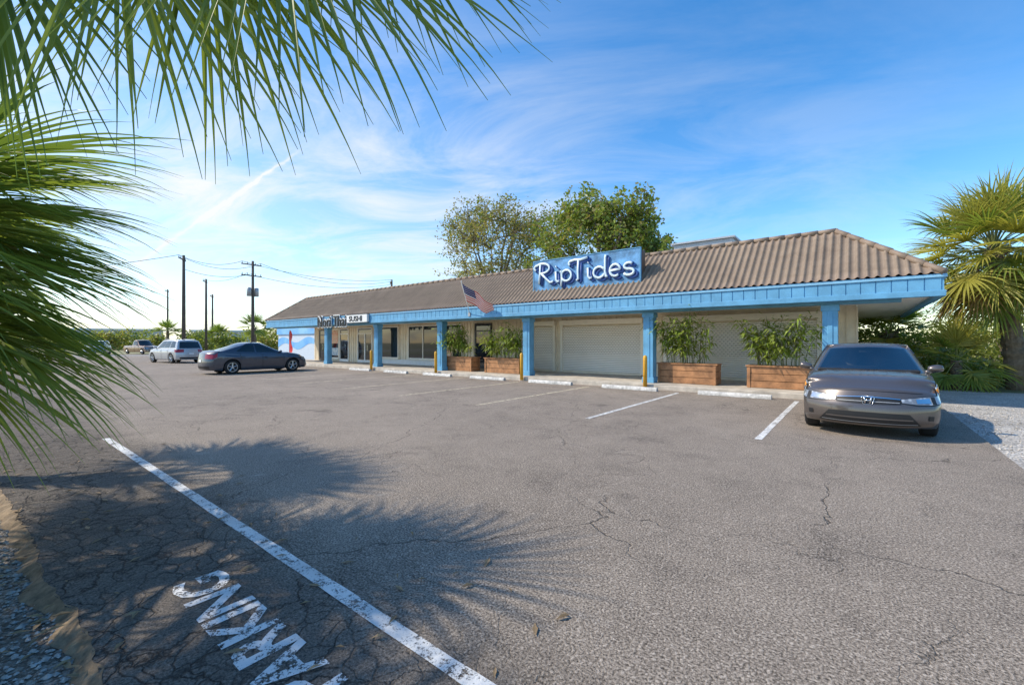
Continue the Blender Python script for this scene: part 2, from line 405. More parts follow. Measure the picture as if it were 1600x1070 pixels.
# ------------------------------------------------------------------ painted markings
def sheet(name,x0,y0,x1,y1,z,mat,label,cat,group=None):
    mb=MB(); n=max(1,int(max(x1-x0,y1-y0)/.12)); 
    vs=[];fs=[]
    lx=(x1-x0)>(y1-y0)
    for i in range(n+1):
        t=i/n; j=.006*noise.noise(V((t*n*.3,x0,y0))); k=.006*noise.noise(V((t*n*.6,x0+9,y0)))
        if lx: x=x0+(x1-x0)*t; vs+=[(x,y0+j,z),(x,y1+k,z)]
        else: y=y0+(y1-y0)*t; vs+=[(x0+j,y,z),(x1+k,y,z)]
    for i in range(n): fs.append((2*i,2*i+1,2*i+3,2*i+2))
    mb.add(vs,fs); return tag(mb.build(name,mat,recalc=False),label,cat,group)
sheet('edge_line',-9.2,1.36,1.4,1.452,.004,M['line'],'long white painted line running along the near edge of the lot','painted line')
names=['white bay line nearest the grey brown sedan','second white bay line counted from the grey brown sedan','third bay line, faded yellowish, counted from the grey brown sedan']
for k in range(10):
    x=-1.2-2.97*k
    lab=names[k] if k<3 else 'faded bay line, number %s from the right, far in the lot'%['','','','four','five','six','seven','eight','nine','ten'][k]
    sheet('bay_line',x-.05,7.65,x+.05,13.2,.004,M['line'] if k in(0,1) else M['line_old'],lab,'painted line','painted lines between parking bays')
def textmesh(name,body,size,offset,extrude,mat,M4,parent=None,label=None,shear=0,sp=1.0):
    c=bpy.data.curves.new(name,'FONT'); c.body=body; c.size=size; c.offset=offset; c.extrude=extrude; c.shear=shear; c.space_character=sp
    c.resolution_u=3
    t=bpy.data.objects.new(name,c); col.objects.link(t)
    bpy.context.view_layer.update()
    me=bpy.data.meshes.new_from_object(t); col.objects.unlink(t); bpy.data.objects.remove(t)
    off=V((0,0,0))
    if parent is not None:
        r=parent
        while r.parent: r=r.parent
        off=V(r.location)
    me.transform(Matrix.Translation(-off)@M4)
    me.materials.clear(); me.materials.append(mat)
    o=bpy.data.objects.new(name,me); col.objects.link(o); o.parent=parent
    return o
tx=textmesh('stencil_word','PARKING',.385,.010,0,M['stencil'],Matrix.Translation((-1.76,1.06,.004))@Matrix.Rotation(math.pi,4,'Z')@Matrix.Scale(1.0,4,(1,0,0)),sp=.94)
tag(tx,'white stencilled word painted upside down on the cracked asphalt beside the long line','painted word')
# ------------------------------------------------------------------ stones and litter
def stones(n,fx,name,mat,s0,s1,flat=.6):
    mb=MB()
    for _ in range(n):
        x,y,z=fx(); s=random.uniform(s0,s1)*random.choice((.6,.8,1,1,1.5))
        a=random.random()*6.28; ca,sa=math.cos(a),math.sin(a)
        o=[(1,0,0),(-1,0,0),(0,1,0),(0,-1,0),(0,0,1),(0,0,-1)]
        vs=[]
        for (p,q,r) in o:
            p*=s*random.uniform(.7,1.3); q*=s*random.uniform(.6,1.1); r*=s*flat
            vs.append((x+p*ca-q*sa,y+p*sa+q*ca,z+r))
        mb.add(vs,[(0,2,4),(2,1,4),(1,3,4),(3,0,4),(2,0,5),(1,2,5),(3,1,5),(0,3,5)])
    return tag(mb.build(name,mat,recalc=False),'loose '+name.replace('_',' '),None,kind='stuff')
o=stones(7500,lambda:(-1.2-random.random()**1.5*9,.33-random.random()**1.4*1.7,-.045),'bed_gravel',M['stone'],.006,.020)
tag(o,'loose grey gravel in the planting bed at the lower left','gravel')
o=stones(2600,lambda:(1.6+random.random()*4,6+random.random()*9,-.04),'shell_gravel',M['gravel'],.012,.03)
tag(o,'pale shell gravel beside the grey brown sedan','gravel')
mb=MB()
for _ in range(680):
    if random.random()<.8: x=-1.5-random.random()**1.2*9; y=.30-random.random()**1.6*1.5+.15*random.random(); z=-.03
    else: x=-8+random.random()*7; y=.3+random.random()**2*2; z=.008
    a=random.random()*6.28; l=random.uniform(.02,.06); wd=l*.28; h=random.uniform(.002,.015)
    c,s=math.cos(a),math.sin(a)
    mb.add([(x-c*l,y-s*l,z),(x+s*wd,y-c*wd,z+h),(x+c*l,y+s*l,z+h*.4),(x-s*wd,y+c*wd,z+h)],[(0,1,2,3)])
tag(mb.build('leaf_litter',M['litter'],recalc=False),'dry brown leaf litter along the asphalt edge','leaves',kind='stuff')
# ------------------------------------------------------------------ the shop building
YF=13.9; YW=17.0; XR=1.56; XL=-34.0; ZE=3.07; ZR=4.72; RUN=2.05
shop=thing('shop_building','long single storey shop row with brown tiled mansard roof, blue fascia and blue columns','building',(-16,17,0))
mb=MB(); mb.box(-33,YW,.1,0,31,4.3)
x=-33+.1
while x<0:
    mb.box(x,YW-.03,.16,x+.05,YW+.01,2.6); x+=.24
mb.build('wall',M['tan'],shop)
mb=MB(); mb.box(-32.2,15.7,4.3,-.3,30.5,4.45); mb.build('flat_roof',M['flatroof'],shop)
mb=MB(); mb.box(XL+.1,YF+.11,2.64,XR-.1,YW-.002,2.70)
mb.box(.003,YW,2.64,XR-.1,31,2.70); mb.box(XL+.1,YW,2.64,-33.003,31,2.7)
mb.build('soffit',M['soffit'],shop)
def slope(o,along,inn,length,nstep):
    o=V(o);along=V(along);inn=V(inn)
    vs=[];fs=[]
    nx=int(length/.024*nstep); up=V((0,0,ZR-ZE))
    nrm=(inn*-(ZR-ZE)+V((0,0,RUN))).normalized()
    rows=[]
    NC=7
    for c in range(NC): rows+=[(c/NC,.020),((c+.985)/NC,.002)]
    for (t,off) in rows:
        for i in range(nx+1):
            s=length*i/nx
            ph=math.cos(2*math.pi*s/.19)
            h=.046*(max(0,ph)**.8)-.010*max(0,-ph)
            vs.append(o+along*s+inn*(RUN*t)+up*t+nrm*(h+off))
    for r in range(len(rows)-1):
        for i in range(nx): fs.append((r*(nx+1)+i,r*(nx+1)+i+1,(r+1)*(nx+1)+i+1,(r+1)*(nx+1)+i))
    return vs,fs
bm=bmesh.new()
def addslope(vs,fs,cuts):
    b2=bmesh.new(); bv=[b2.verts.new(v) for v in vs]
    for f in fs: b2.faces.new([bv[i] for i in f])
    for pc,pn in cuts:
        bmesh.ops.bisect_plane(b2,geom=b2.verts[:]+b2.edges[:]+b2.faces[:],plane_co=pc,plane_no=pn,clear_outer=True)
    tmp=bpy.data.meshes.new('t'); b2.to_mesh(tmp); b2.free(); bm.from_mesh(tmp); bpy.data.meshes.remove(tmp)
YE=YF-.06; YB=31.8
vs,fs=slope((XL,YE,ZE),(1,0,0),(0,1,0),XR-XL,1)
addslope(vs,fs,[((XR,YE,0),(1,1,0)),((XL,YE,0),(-1,1,0))])
vs,fs=slope((XR,YE,ZE),(0,1,0),(-1,0,0),YB-YE,.6)
addslope(vs,fs,[((XR,YE,0),(-1,-1,0)),((XR,YB,0),(-1,1,0))])
vs,fs=slope((XL,YE,ZE),(0,1,0),(1,0,0),YB-YE,.6)
addslope(vs,fs,[((XL,YE,0),(1,-1,0)),((XL,YB,0),(1,1,0))])
me=bpy.data.meshes.new('roof'); bm.to_mesh(me); bm.free(); me.transform(Matrix.Translation(-shop.location)); me.materials.append(M['roof'])
me.polygons.foreach_set('use_smooth',[True]*len(me.polygons))
roof=bpy.data.objects.new('roof',me); col.objects.link(roof); roof.parent=shop
mb=MB()
def cap(a,b):
    a=V(a);b=V(b); k=int((b-a).length/.42)
    for i in range(k):
        p=a.lerp(b,i/k); q=a.lerp(b,(i+1.06)/k)
        mb.tube([p,q],[.085,.07],8)
A=V((XR,YE,ZE+.04)); B=V((XR-RUN,YE+RUN,ZR+.04)); C=V((XL+RUN,YE+RUN,ZR+.04)); E=V((XL,YE,ZE+.04))
cap(A,B); cap(E,C); cap(B,C); cap(B,(XR-RUN,YB-RUN,ZR+.04)); cap(C,(XL+RUN,YB-RUN,ZR+.04))
mb.build('ridge_cap',M['roof'],roof,smooth=True)
mb=MB(); mb.box(XL+RUN,YE+RUN-.02,4.45,XR-RUN,YE+RUN+.10,ZR+.02)
mb.box(XR-RUN-.12,YE+RUN+.1,4.45,XR-RUN,YB-RUN,ZR+.02); mb.box(XL+RUN,YE+RUN+.1,4.45,XL+RUN+.12,YB-RUN,ZR+.02)
mb.build('parapet',M['flatroof'],shop)
mb=MB(); mb.box(XL,YF,2.66,XR,YF+.1,ZE-.03)
mb.box(XR-.1,YF+.1,2.66,XR,31.5,ZE-.03); mb.box(XL,YF+.1,2.66,XL+.1,31.5,ZE-.03)
x=XL+.15
while x<XR-.1:
    mb.box(x,YF-.018,2.70,x+.268,YF+.01,ZE-.08); x+=.29
mb.build('fascia',M['blue'],shop)
mb=MB(); mb.box(XL-.02,YF-.05,ZE-.08,XR+.05,YF+.12,ZE+.0); mb.box(XR-.08,YF+.12,ZE-.08,XR+.05,31.5,ZE)
mb.build('gutter_trim',M['blue_light'],shop,bevel=.01)
mb=MB(); mb.box(XL-.01,YF-.035,2.56,XR+.03,YF+.13,2.70); mb.box(XR-.12,YF+.13,2.56,XR+.03,31.5,2.7)
mb.box(XL+.3,14.30,2.50,XR-.7,14.56,2.638)
mb.build('fascia_beam',M['blue'],shop,bevel=.008)
for cxx in (-.56,-5.49,-10.57,-15.75,-20.96,-26.3):
    mb=MB(); mb.box(cxx-.17,14.28,.15,cxx+.17,14.60,2.50)
    mb.box(cxx-.20,14.25,.15,cxx+.20,14.63,.34); mb.box(cxx-.20,14.25,2.34,cxx+.20,14.63,2.497)
    mb.box(cxx-.06,14.262,.34,cxx+.06,14.29,2.34)
    mb.build('column',M['blue'],shop,bevel=.01)
def shutter(x0,x1,z0,z1):
    mb=MB(); n=int((z1-z0)/.075); rows=[]
    for i in range(n):
        z=z0+i*.075; rows+=[(z,-.035),(z+.012,-.065),(z+.055,-.065),(z+.068,-.035)]
    vs=[];fs=[]
    for z,y in rows: vs+=[(x0,YW+y,z),(x1,YW+y,z)]
    for i in range(len(rows)-1): fs.append((2*i,2*i+1,2*i+3,2*i+2))
    mb.add(vs,fs); s=mb.build('shutter',M['shutter'],shop,recalc=False)
    mb=MB(); mb.box(x0-.09,YW-.11,z0,x0+.02,YW,z1+.02); mb.build('guide_rail',M['tanframe'],s)
    mb=MB(); mb.box(x1-.02,YW-.11,z0,x1+.09,YW,z1+.02); mb.build('guide_rail',M['tanframe'],s)
    mb=MB(); mb.box(x0-.09,YW-.2,z1+.02,x1+.09,YW,z1+.24); mb.build('shutter_housing',M['tanframe'],s,bevel=.01)
    mb=MB(); mb.box(x0+.02,YW-.09,z0-.03,x1-.02,YW-.03,z0+.06); mb.build('bottom_bar',M['tan'],s)
shutter(XY(1042,YW),XY(1278,YW),.19,2.25)
shutter(XY(880,YW),XY(1003,YW),.19,2.25)
shutter(XY(836,YW),XY(866,YW),.19,2.25)
def window(p0,p1,z0,z1,mull=0,poster=None):
    x0,x1=XY(p0,YW),XY(p1,YW)
    mb=MB(); t=.07
    mb.box(x0,YW-.09,z0,x0+t,YW,z1); mb.box(x1-t,YW-.09,z0,x1,YW,z1)
    mb.box(x0+t,YW-.09,z1-t,x1-t,YW,z1); mb.box(x0+t,YW-.09,z0,x1-t,YW,z0+t)
    for k in range(mull):
        xm=x0+(x1-x0)*(k+1)/(mull+1); mb.box(xm-.03,YW-.085,z0+t,xm+.03,YW,z1-t)
    f=mb.build('window',M['tanframe'],shop)
    mb=MB(); mb.box(x0+t*.8,YW-.045,z0+t*.8,x1-t*.8,YW-.034,z1-t*.8); g=mb.build('pane',M['glass'],f)
    mb=MB(); mb.box(x0-.05,YW-.14,z0-.05,x1+.05,YW,z0-.003); mb.build('sill',M['tanframe'],f)
    if poster:
        for (a,b,c,d,m) in poster:
            mb=MB(); mb.box(x0+(x1-x0)*a,YW-.052,z0+(z1-z0)*c,x0+(x1-x0)*b,YW-.047,z0+(z1-z0)*d); mb.build('poster',M[m],f)
def door(p0,p1,z1=2.25,leaf=1,fm='darkframe'):
    x0,x1=XY(p0,YW),XY(p1,YW); z0=.16; t=.08
    mb=MB(); mb.box(x0,YW-.08,z0,x0+t,YW,z1); mb.box(x1-t,YW-.08,z0,x1,YW,z1); mb.box(x0+t,YW-.08,z1-t,x1-t,YW,z1); mb.box(x0+t,YW-.08,z0,x1-t,YW,z0+.16)
    mb.box(x0+t,YW-.075,z1-.42,x1-t,YW,z1-.36)
    if leaf==2: xm=(x0+x1)/2; mb.box(xm-.06,YW-.078,z0+.16,xm+.06,YW,z1-.42)
    f=mb.build('door',M[fm],shop)
    mb=MB(); mb.box(x0+t*.8,YW-.045,z0+.1,x1-t*.8,YW-.034,z1-t*.8); mb.build('pane',M['glass'],f)
    mb=MB(); xh=x0+(x1-x0)*.72; mb.tube([(xh,YW-.13,.95),(xh,YW-.13,1.35)],.014,6); mb.tube([(xh,YW-.13,1.0),(xh,YW-.07,1.0)],.01,6); mb.tube([(xh,YW-.13,1.3),(xh,YW-.07,1.3)],.01,6)
    mb.build('handle',M['chrome'],f)
door(500,510,2.45); window(517,531,.35,2.5,0,[(.1,.9,.1,.35,'poster2'),(.15,.85,.5,.95,'poster1')])
door(532,546,2.5,1,'white'); door(560,583,2.5,2,'white')
window(596,624,.50,2.52,0); window(639,687,.50,2.52,1)
window(696,723,.50,2.52,0,[(.1,.5,.1,.4,'poster1')]); door(743,769,2.5,1)
mb=MB(); mb.box(XY(590,YW),YW-.04,.152,XY(690,YW),YW+.01,.44); mb.build('stall_riser',M['white'],shop)
# ------------------------------------------------------------------ signs
def arc(cx,cy,rx,ry,a0,a1,n=12):
    return [(cx+rx*math.cos(R(a0+(a1-a0)*i/n)),cy+ry*math.sin(R(a0+(a1-a0)*i/n))) for i in range(n+1)]
GL={
'R':(.74,[[(.10,-.02),(.14,.5),(.16,1.0)],arc(-.01,.80,.09,.12,260,90,7)+[(.16,1.0)]+arc(.22,.75,.33,.25,85,-95)+[(.12,.5)],[(.2,.5),(.38,.25),(.56,.02)]+[(.66,.02),(.70,.08)]]),
'i':(.26,[[(.02,.44),(.07,.52),(.08,.12),(.14,0),(.22,.05)],[(.08,.74),(.10,.77)]]),
'p':(.46,[[(.0,.48),(.05,.55),(.06,.1),(.03,-.24)],arc(.24,.27,.20,.27,150,-160)]),
'T':(.54,[arc(-.04,.84,.08,.10,250,90,6)+[(.10,.98),(.34,.95),(.60,1.03)],[(.25,.97),(.23,.4),(.25,.05),(.18,-.02)]]),
'd':(.55,[arc(.22,.25,.20,.26,20,340),[(.46,1.02),(.44,.9),(.43,.3),(.46,.03),(.52,.02)]]),
'e':(.49,[[(.05,.26),(.40,.30)]+arc(.23,.27,.18,.27,10,310)]),
's':(.44,[arc(.20,.40,.15,.14,40,250,9)+arc(.20,.13,.17,.14,80,-160,9)]),
}
sg=thing('roof_sign','large blue rectangular sign with white hand lettering standing on the brown tiled roof','sign',(-8.05,14.5,3.6))
SX0,SX1,SZ0,SZ1,SY=-10.3,-5.84,3.60,4.75,14.45
mb=MB(); mb.box(SX0,SY,SZ0,SX1,SY+.06,SZ1); mb.build('panel',M['signblue'],sg,bevel=.01)
mb=MB(); mb.box(SX0+.03,SY+.063,SZ0+.02,SX1-.03,SY+.55,SZ1-.02); mb.build('sign_box',M['signbrown'],sg)
mb=MB()
mb.box(SX0-.03,SY-.02,SZ0-.03,SX1+.03,SY+.07,SZ0-.002); mb.box(SX0-.03,SY-.02,SZ1+.002,SX1+.03,SY+.07,SZ1+.03)
mb.box(SX0-.03,SY-.02,SZ0,SX0-.002,SY+.07,SZ1); mb.box(SX1+.002,SY-.02,SZ0,SX1+.03,SY+.07,SZ1); mb.build('trim',M['blue'],sg)
for k,x in enumerate((SX0+.5,SX1-.5)):
    mb=MB(); mb.box(x-.03,SY+.1,3.2,x+.03,SY+.5,SZ0+.02); mb.build('bracket',M['grey'],sg)
TW=sum(GL[c][0] for c in 'RipTides'); LS=4.16/TW
def lettering(name,mat,dx,dz,y,r):
    mb=MB(); x=SX0+.20
    for ch in 'RipTides':
        adv,st=GL[ch]
        for s in st:
            mb.tube([(x+dx+p[0]*LS,y,SZ0+.25+dz+p[1]*.78) for p in s],r,8)
        x+=adv*LS
    return mb.build(name,mat,sg,smooth=True)
lettering('lettering_shadow',M['signdark'],.10,-.085,SY-.012,.056)
lettering('lettering_edge',M['signdark'],.010,-.008,SY-.035,.068)
lettering('lettering',M['signwhite'],0,0,SY-.065,.051)
RX=Matrix.Rotation(R(90),4,'X')
ns=thing('fascia_lettering','black brush style letters with white edges on the left end of the blue fascia','sign',(-24.5,13.8,2.5))
textmesh('letter_edge','Nori Thai',.92,.060,.02,M['white'],Matrix.Translation((-26.35,13.80,2.45))@RX@Matrix.Scale(.86,4,(1,0,0)),ns,sp=1.05)
textmesh('letters','Nori Thai',.92,.004,.02,M['letterblack'],Matrix.Translation((-26.35,13.75,2.45))@RX@Matrix.Scale(.86,4,(1,0,0)),ns,sp=1.05)
ss=thing('box_sign','small white box sign with black capitals on the blue fascia','sign',(-21.9,13.8,2.6))
mb=MB(); mb.box(-22.95,13.72,2.62,-20.95,13.86,3.06); mb.build('panel',M['white'],ss,bevel=.01)
mb=MB()
mb.box(-22.98,13.71,2.59,-20.92,13.86,2.618); mb.box(-22.98,13.71,3.062,-20.92,13.86,3.09); mb.build('frame',M['letterblack'],ss)
textmesh('letters','SUSHI',.40,.012,.006,M['letterblack'],Matrix.Translation((-22.72,13.712,2.70))@RX@Matrix.Scale(1.28,4,(1,0,0)),ss)
# ------------------------------------------------------------------ flag
pa=V((XY(734,13.88),13.88,2.74)); pb=P(721,441,18.0)
fl=thing('flag','striped flag with starred corner on a short pole above the blue fascia','flag',pa)
mb=MB(); mb.tube([pa,pb],.018,8); mb.tube([pb,pb+(pb-pa).normalized()*.05],[.03,.02],8); mb.build('pole',M['white'],fl,smooth=True)
mb=MB(); mb.box(pa.x-.06,13.83,pa.z-.09,pa.x+.06,13.898,pa.z+.07); mb.build('bracket',M['grey'],fl)
pd=(pa-pb).normalized(); fd=(RGT*.84-UP*.54).normalized(); fnn=pd.cross(fd).normalized()
mb=MB(); NU,NV=30,13
def fp(u,v):
    p=pb+pd*(.04+.92*v*(1-.18*u))+fd*(1.5*u)
    return p+V((0,0,-.10*u*u))+fnn*(.07*math.sin(u*10+v*2)*u**.5)
for j in range(NV+1):
    for i in range(NU+1): mb.v.append(tuple(fp(i/NU,j/NV)))
for j in range(NV):
    for i in range(NU):
        k=j*(NU+1)+i
        mi=2 if (i<12 and j<7) else (0 if j%2==0 else 1)
        mb.f.append((k,k+1,k+NU+2,k+NU+1)); mb.m.append(mi)
for r in range(9):
    for c in range(6 if r%2==0 else 5):
        u=(.4*(c+ (.5 if r%2==0 else 1))/6); v=(7/13)*(r+.6)/9.4
        for sgn in (1,-1):
            o=fp(u,v)+fnn*.004*sgn; e=.018
            mb.add([o+fd*e,o+pd*e,o-fd*e,o-pd*e],[(0,1,2,3)],1)
mb.build('cloth',[M['red'],M['white'],M['flagblue']],fl,smooth=True,recalc=False)
# ------------------------------------------------------------------ bollards, wheel stops, planters
def bollard():
    t=thing('bollard','','bollard')
    mb=MB(); mb.lathe([(0,.06),(0,.065),(1.02,.065),(1.06,.055),(1.085,.03),(1.09,.001)],(0,0,0),'z',14); mb.build('post',M['yellow'],t,smooth=True,world=False)
    mb=MB(); mb.lathe([(0,.1),(.02,.1),(.03,.066)],(0,0,0),'z',14); mb.build('footing',M['concrete'],t,world=False)
    return t
b0=bollard()
for i,(px,lab) in enumerate(((1008,'yellow bollard in front of the second blue column from the right'),(815,'yellow bollard in front of the third blue column from the right'),(681,'yellow bollard just left of the leftmost wooden planter'),(580,'yellow bollard farthest left, under the white box sign'))):
    o=b0 if i==0 else copy_tree(b0)
    o.location=(XY(px,13.62),13.62,0); tag(o,lab,'bollard','yellow bollards along the walkway')
def wheelstop():
    t=thing('wheel_stop','','wheel stop')
    mb=MB(); L=.92
    pr=[(-.08,0),(-.075,.06),(-.05,.115),(.05,.115),(.075,.06),(.08,0)]
    vs=[(-L,y,z) for y,z in pr]+[(L,y,z) for y,z in pr]; n=6
    mb.add(vs,[tuple(range(n)),tuple(range(2*n-1,n-1,-1))]+[(i,i+1,n+i+1,n+i) for i in range(n-1)]+[(n-1,0,n,2*n-1)])
    mb.build('block',M['stop'],t,world=False,bevel=.012)
    for x in (-.55,.55):
        mb=MB(); mb.tube([(x,0,.11),(x,0,.122)],.014,8); mb.build('pin',M['grey'],t,world=False)
    return t
w0=wheelstop()
ordn=['first','second','third','fourth','fifth','sixth','seventh']
for k in range(7):
    o=w0 if k==0 else copy_tree(w0)
    o.location=(-2.68-3.03*k,13.25+random.uniform(-.05,.05),0); o.rotation_euler.z=R(random.uniform(-1.2,1.2))
    tag(o,'white concrete wheel stop, %s to the left of the grey brown sedan'%ordn[k],'wheel stop','wheel stops in front of the walkway')
def planter(x0,x1,lab):
    t=thing('planter_box',lab,'planter',((x0+x1)/2,14.95,.15),0,'wooden planters on the walkway')
    y0,y1=14.68,15.25; z0=.16; h=.21
    mb=MB()
    for k in range(3):
        a=z0+k*h; b=a+h-.014; j=random.uniform(-.006,.006)
        mb.box(x0,y0+j,a,x1,y0+.03+j,b); mb.box(x0,y1-.03,a,x1,y1,b)
        mb.box(x0+.003,y0+.04,a,x0+.03,y1-.04,b); mb.box(x1-.03,y0+.04,a,x1-.003,y1-.04,b)
    mb.build('boards',M['wood'],t,bevel=.004)
    for xx in (x0+.02,x1-.09):
        mb=MB(); mb.box(xx,y0-.025,.152,xx+.07,y0-.008,z0+3*h-.02); mb.build('corner_post',M['wood'],t)
    mb=MB(); mb.box(x0-.03,y0-.04,z0+3*h-.008,x1+.03,y0+.05,z0+3*h+.03); mb.box(x0-.03,y1-.05,z0+3*h-.008,x1+.03,y1+.03,z0+3*h+.03)
    mb.box(x0-.03,y0+.053,z0+3*h-.008,x0+.05,y1-.053,z0+3*h+.03); mb.box(x1-.05,y0+.053,z0+3*h-.008,x1+.03,y1-.053,z0+3*h+.03)
    mb.build('rim',M['wood'],t)
    mb=MB(); mb.box(x0+.04,y0+.05,z0+.3,x1-.04,y1-.05,z0+3*h-.05); mb.build('soil',M['soil'],t)
def bushy(x0,x1,lab,top,n,seed,group='leafy shrubs in the planters'):
    rnd=random.Random(seed)
    t=thing('potted_shrub',lab,'plant',((x0+x1)/2,14.95,.75),0,group)
    st=MB(); lf=MB(); cx=(x0+x1)/2
    for i in range(n):
        x=cx+rnd.uniform(-.36,.36)*(x1-x0); y=14.90+rnd.uniform(-.18,.18)
        p=V((x,y,.72)); hgt=rnd.uniform(.5,1.05)*(top-.72)*(1-.3*abs(x-cx)/(x1-x0)*2)
        lean=V(((x-cx)*.45+rnd.uniform(-.3,.3),rnd.uniform(-.65,.10),0))
        pts=[p]
        for k in range(1,8):
            tt=k/7; pts.append(p+V((lean.x*tt*tt*1.2,lean.y*tt*tt*1.2,hgt*(tt-.12*tt*tt))))
        st.tube(pts,[.012*(1-.7*k/7) for k in range(8)],5)
        for k in range(46):
            tt=rnd.uniform(.22,1.0)**.8; f=tt*7; ii=min(6,int(f)); q=pts[ii].lerp(pts[ii+1],f-ii)
            a=rnd.random()*6.28; e=rnd.uniform(-.5,.75); d=V((math.cos(a)*math.cos(e),math.sin(a)*math.cos(e),math.sin(e)))
            l=rnd.uniform(.18,.38); wd=rnd.uniform(.020,.036)
            q=q+d*rnd.uniform(0,.16)
            s=d.cross(V((0,0,1))); s=s.normalized() if s.length>.01 else V((1,0,0))
            m1=q+d*l*.45; tip=q+d*l+V((0,0,-l*.35))
            lf.add([q,m1+s*wd,tip,m1-s*wd],[(0,1,2,3)],rnd.choice((0,0,0,1)))
    st.build('stems',M['petiole'],t,smooth=True); lf.build('foliage',[M['lfb'],M['shrub2']],t,recalc=False)
PL=[(-16.1,-14.0,2.5,'leftmost'),(-13.2,-11.2,2.5,'second from left'),(-5.3,-3.45,2.75,'third from left'),(-2.6,-.9,2.55,'rightmost, beside the grey brown sedan')]
for i,(a,b,tp,pos) in enumerate(PL):
    planter(a,b,'orange brown wooden planter box on the walkway, '+pos)
    bushy(a,b,'feathery green shrub growing in a wooden planter, '+pos,tp+.12,28,100+i)
t=thing('rooftop_unit','grey metal air handling unit on the flat roof behind the ridge','air conditioner',(-5.1,20,4.45))
mb=MB(); mb.box(-6.3,19.4,4.5,-3.95,21,5.75); mb.build('casing',M['grey'],t,bevel=.02)
mb=MB(); mb.box(-6.4,19.3,5.753,-3.85,21.1,5.82); mb.build('lid',M['grey'],t)
mb=MB()
for k in range(7): mb.box(-6.1,19.36,4.7+k*.13,-5.2,19.4-.003,4.76+k*.13)
mb.build('louvre',M['darkframe'],t)
# ------------------------------------------------------------------ vehicles
def sm(t): t=max(0,min(1,t)); return t*t*(3-2*t)
def lin(pts,x):
    if x<=pts[0][0]: return pts[0][1]
    for (a,b),(c,d) in zip(pts,pts[1:]):
        if x<=c: return b+(d-b)*(x-a)/(c-a)
    return pts[-1][1]
def ip(pts,x,k=.07): return (lin(pts,x-k)+2*lin(pts,x)+lin(pts,x+k))/4
def defbox(na,nb,nc,fn,skip=()):
    idx={};vs=[];fs=[]
    def vid(i,j,k):
        key=(i,j,k)
        if key not in idx:
            idx[key]=len(vs); vs.append(fn(2*i/na-1,2*j/nb-1,k/nc))
        return idx[key]
    for i in range(na):
        for j in range(nb):
            if 'bot' not in skip: fs.append((vid(i,j,0),vid(i,j+1,0),vid(i+1,j+1,0),vid(i+1,j,0)))
            fs.append((vid(i,j,nc),vid(i+1,j,nc),vid(i+1,j+1,nc),vid(i,j+1,nc)))
    for i in range(na):
        for k in range(nc):
            fs.append((vid(i,0,k),vid(i+1,0,k),vid(i+1,0,k+1),vid(i,0,k+1)))
            fs.append((vid(i,nb,k),vid(i,nb,k+1),vid(i+1,nb,k+1),vid(i+1,nb,k)))
    for j in range(nb):
        for k in range(nc):
            fs.append((vid(0,j,k),vid(0,j,k+1),vid(0,j+1,k+1),vid(0,j+1,k)))
            if 'front' not in skip or j in (0,nb-1) or k==nc-1: fs.append((vid(na,j,k),vid(na,j+1,k),vid(na,j+1,k+1),vid(na,j,k+1)))
    return vs,fs
def patch(fn,g,nu,nv,off):
    vs=[];fs=[]
    for j in range(nv+1):
        for i in range(nu+1):
            u,v=i/nu,j/nv; e=.02
            p=V(fn(*g(u,v)))
            du=V(fn(*g(min(1,u+e),v)))-V(fn(*g(max(0,u-e),v))); dv=V(fn(*g(u,min(1,v+e))))-V(fn(*g(u,max(0,v-e))))
            n=du.cross(dv)
            if n.length<1e-9: n=V((p.x,p.y,0))
            n.normalize()
            c=V((p.x*.65,0,.55))
            if n.dot(p-c)<0: n=-n
            vs.append(p+n*off)
    for j in range(nv):
        for i in range(nu): k=j*(nu+1)+i; fs.append((k,k+1,k+nu+2,k+nu+1))
    return vs,fs
SEDAN=dict(hl=2.27,hw=.878,top=[(-2.27,.90),(-2.15,1.03),(-1.7,1.075),(-1.1,1.02),(0,.985),(.9,.985),(1.3,.975),(1.6,.925),(1.95,.845),(2.15,.78),(2.27,.715)],bot=.17,
  ax=(1.36,-1.31),ar=.365,wr=.318,nose=[(.17,.07),(.28,.0),(.40,0),(.50,.01),(.60,.05),(.72,.10),(.85,.17)],tail=[(.2,.08),(.4,0),(.6,0),(.8,.03),(1.1,.10)],
  gx=(1.42,-1.80,.14,-.90),gz=1.455,gw=(.835,.625),cap=.31)
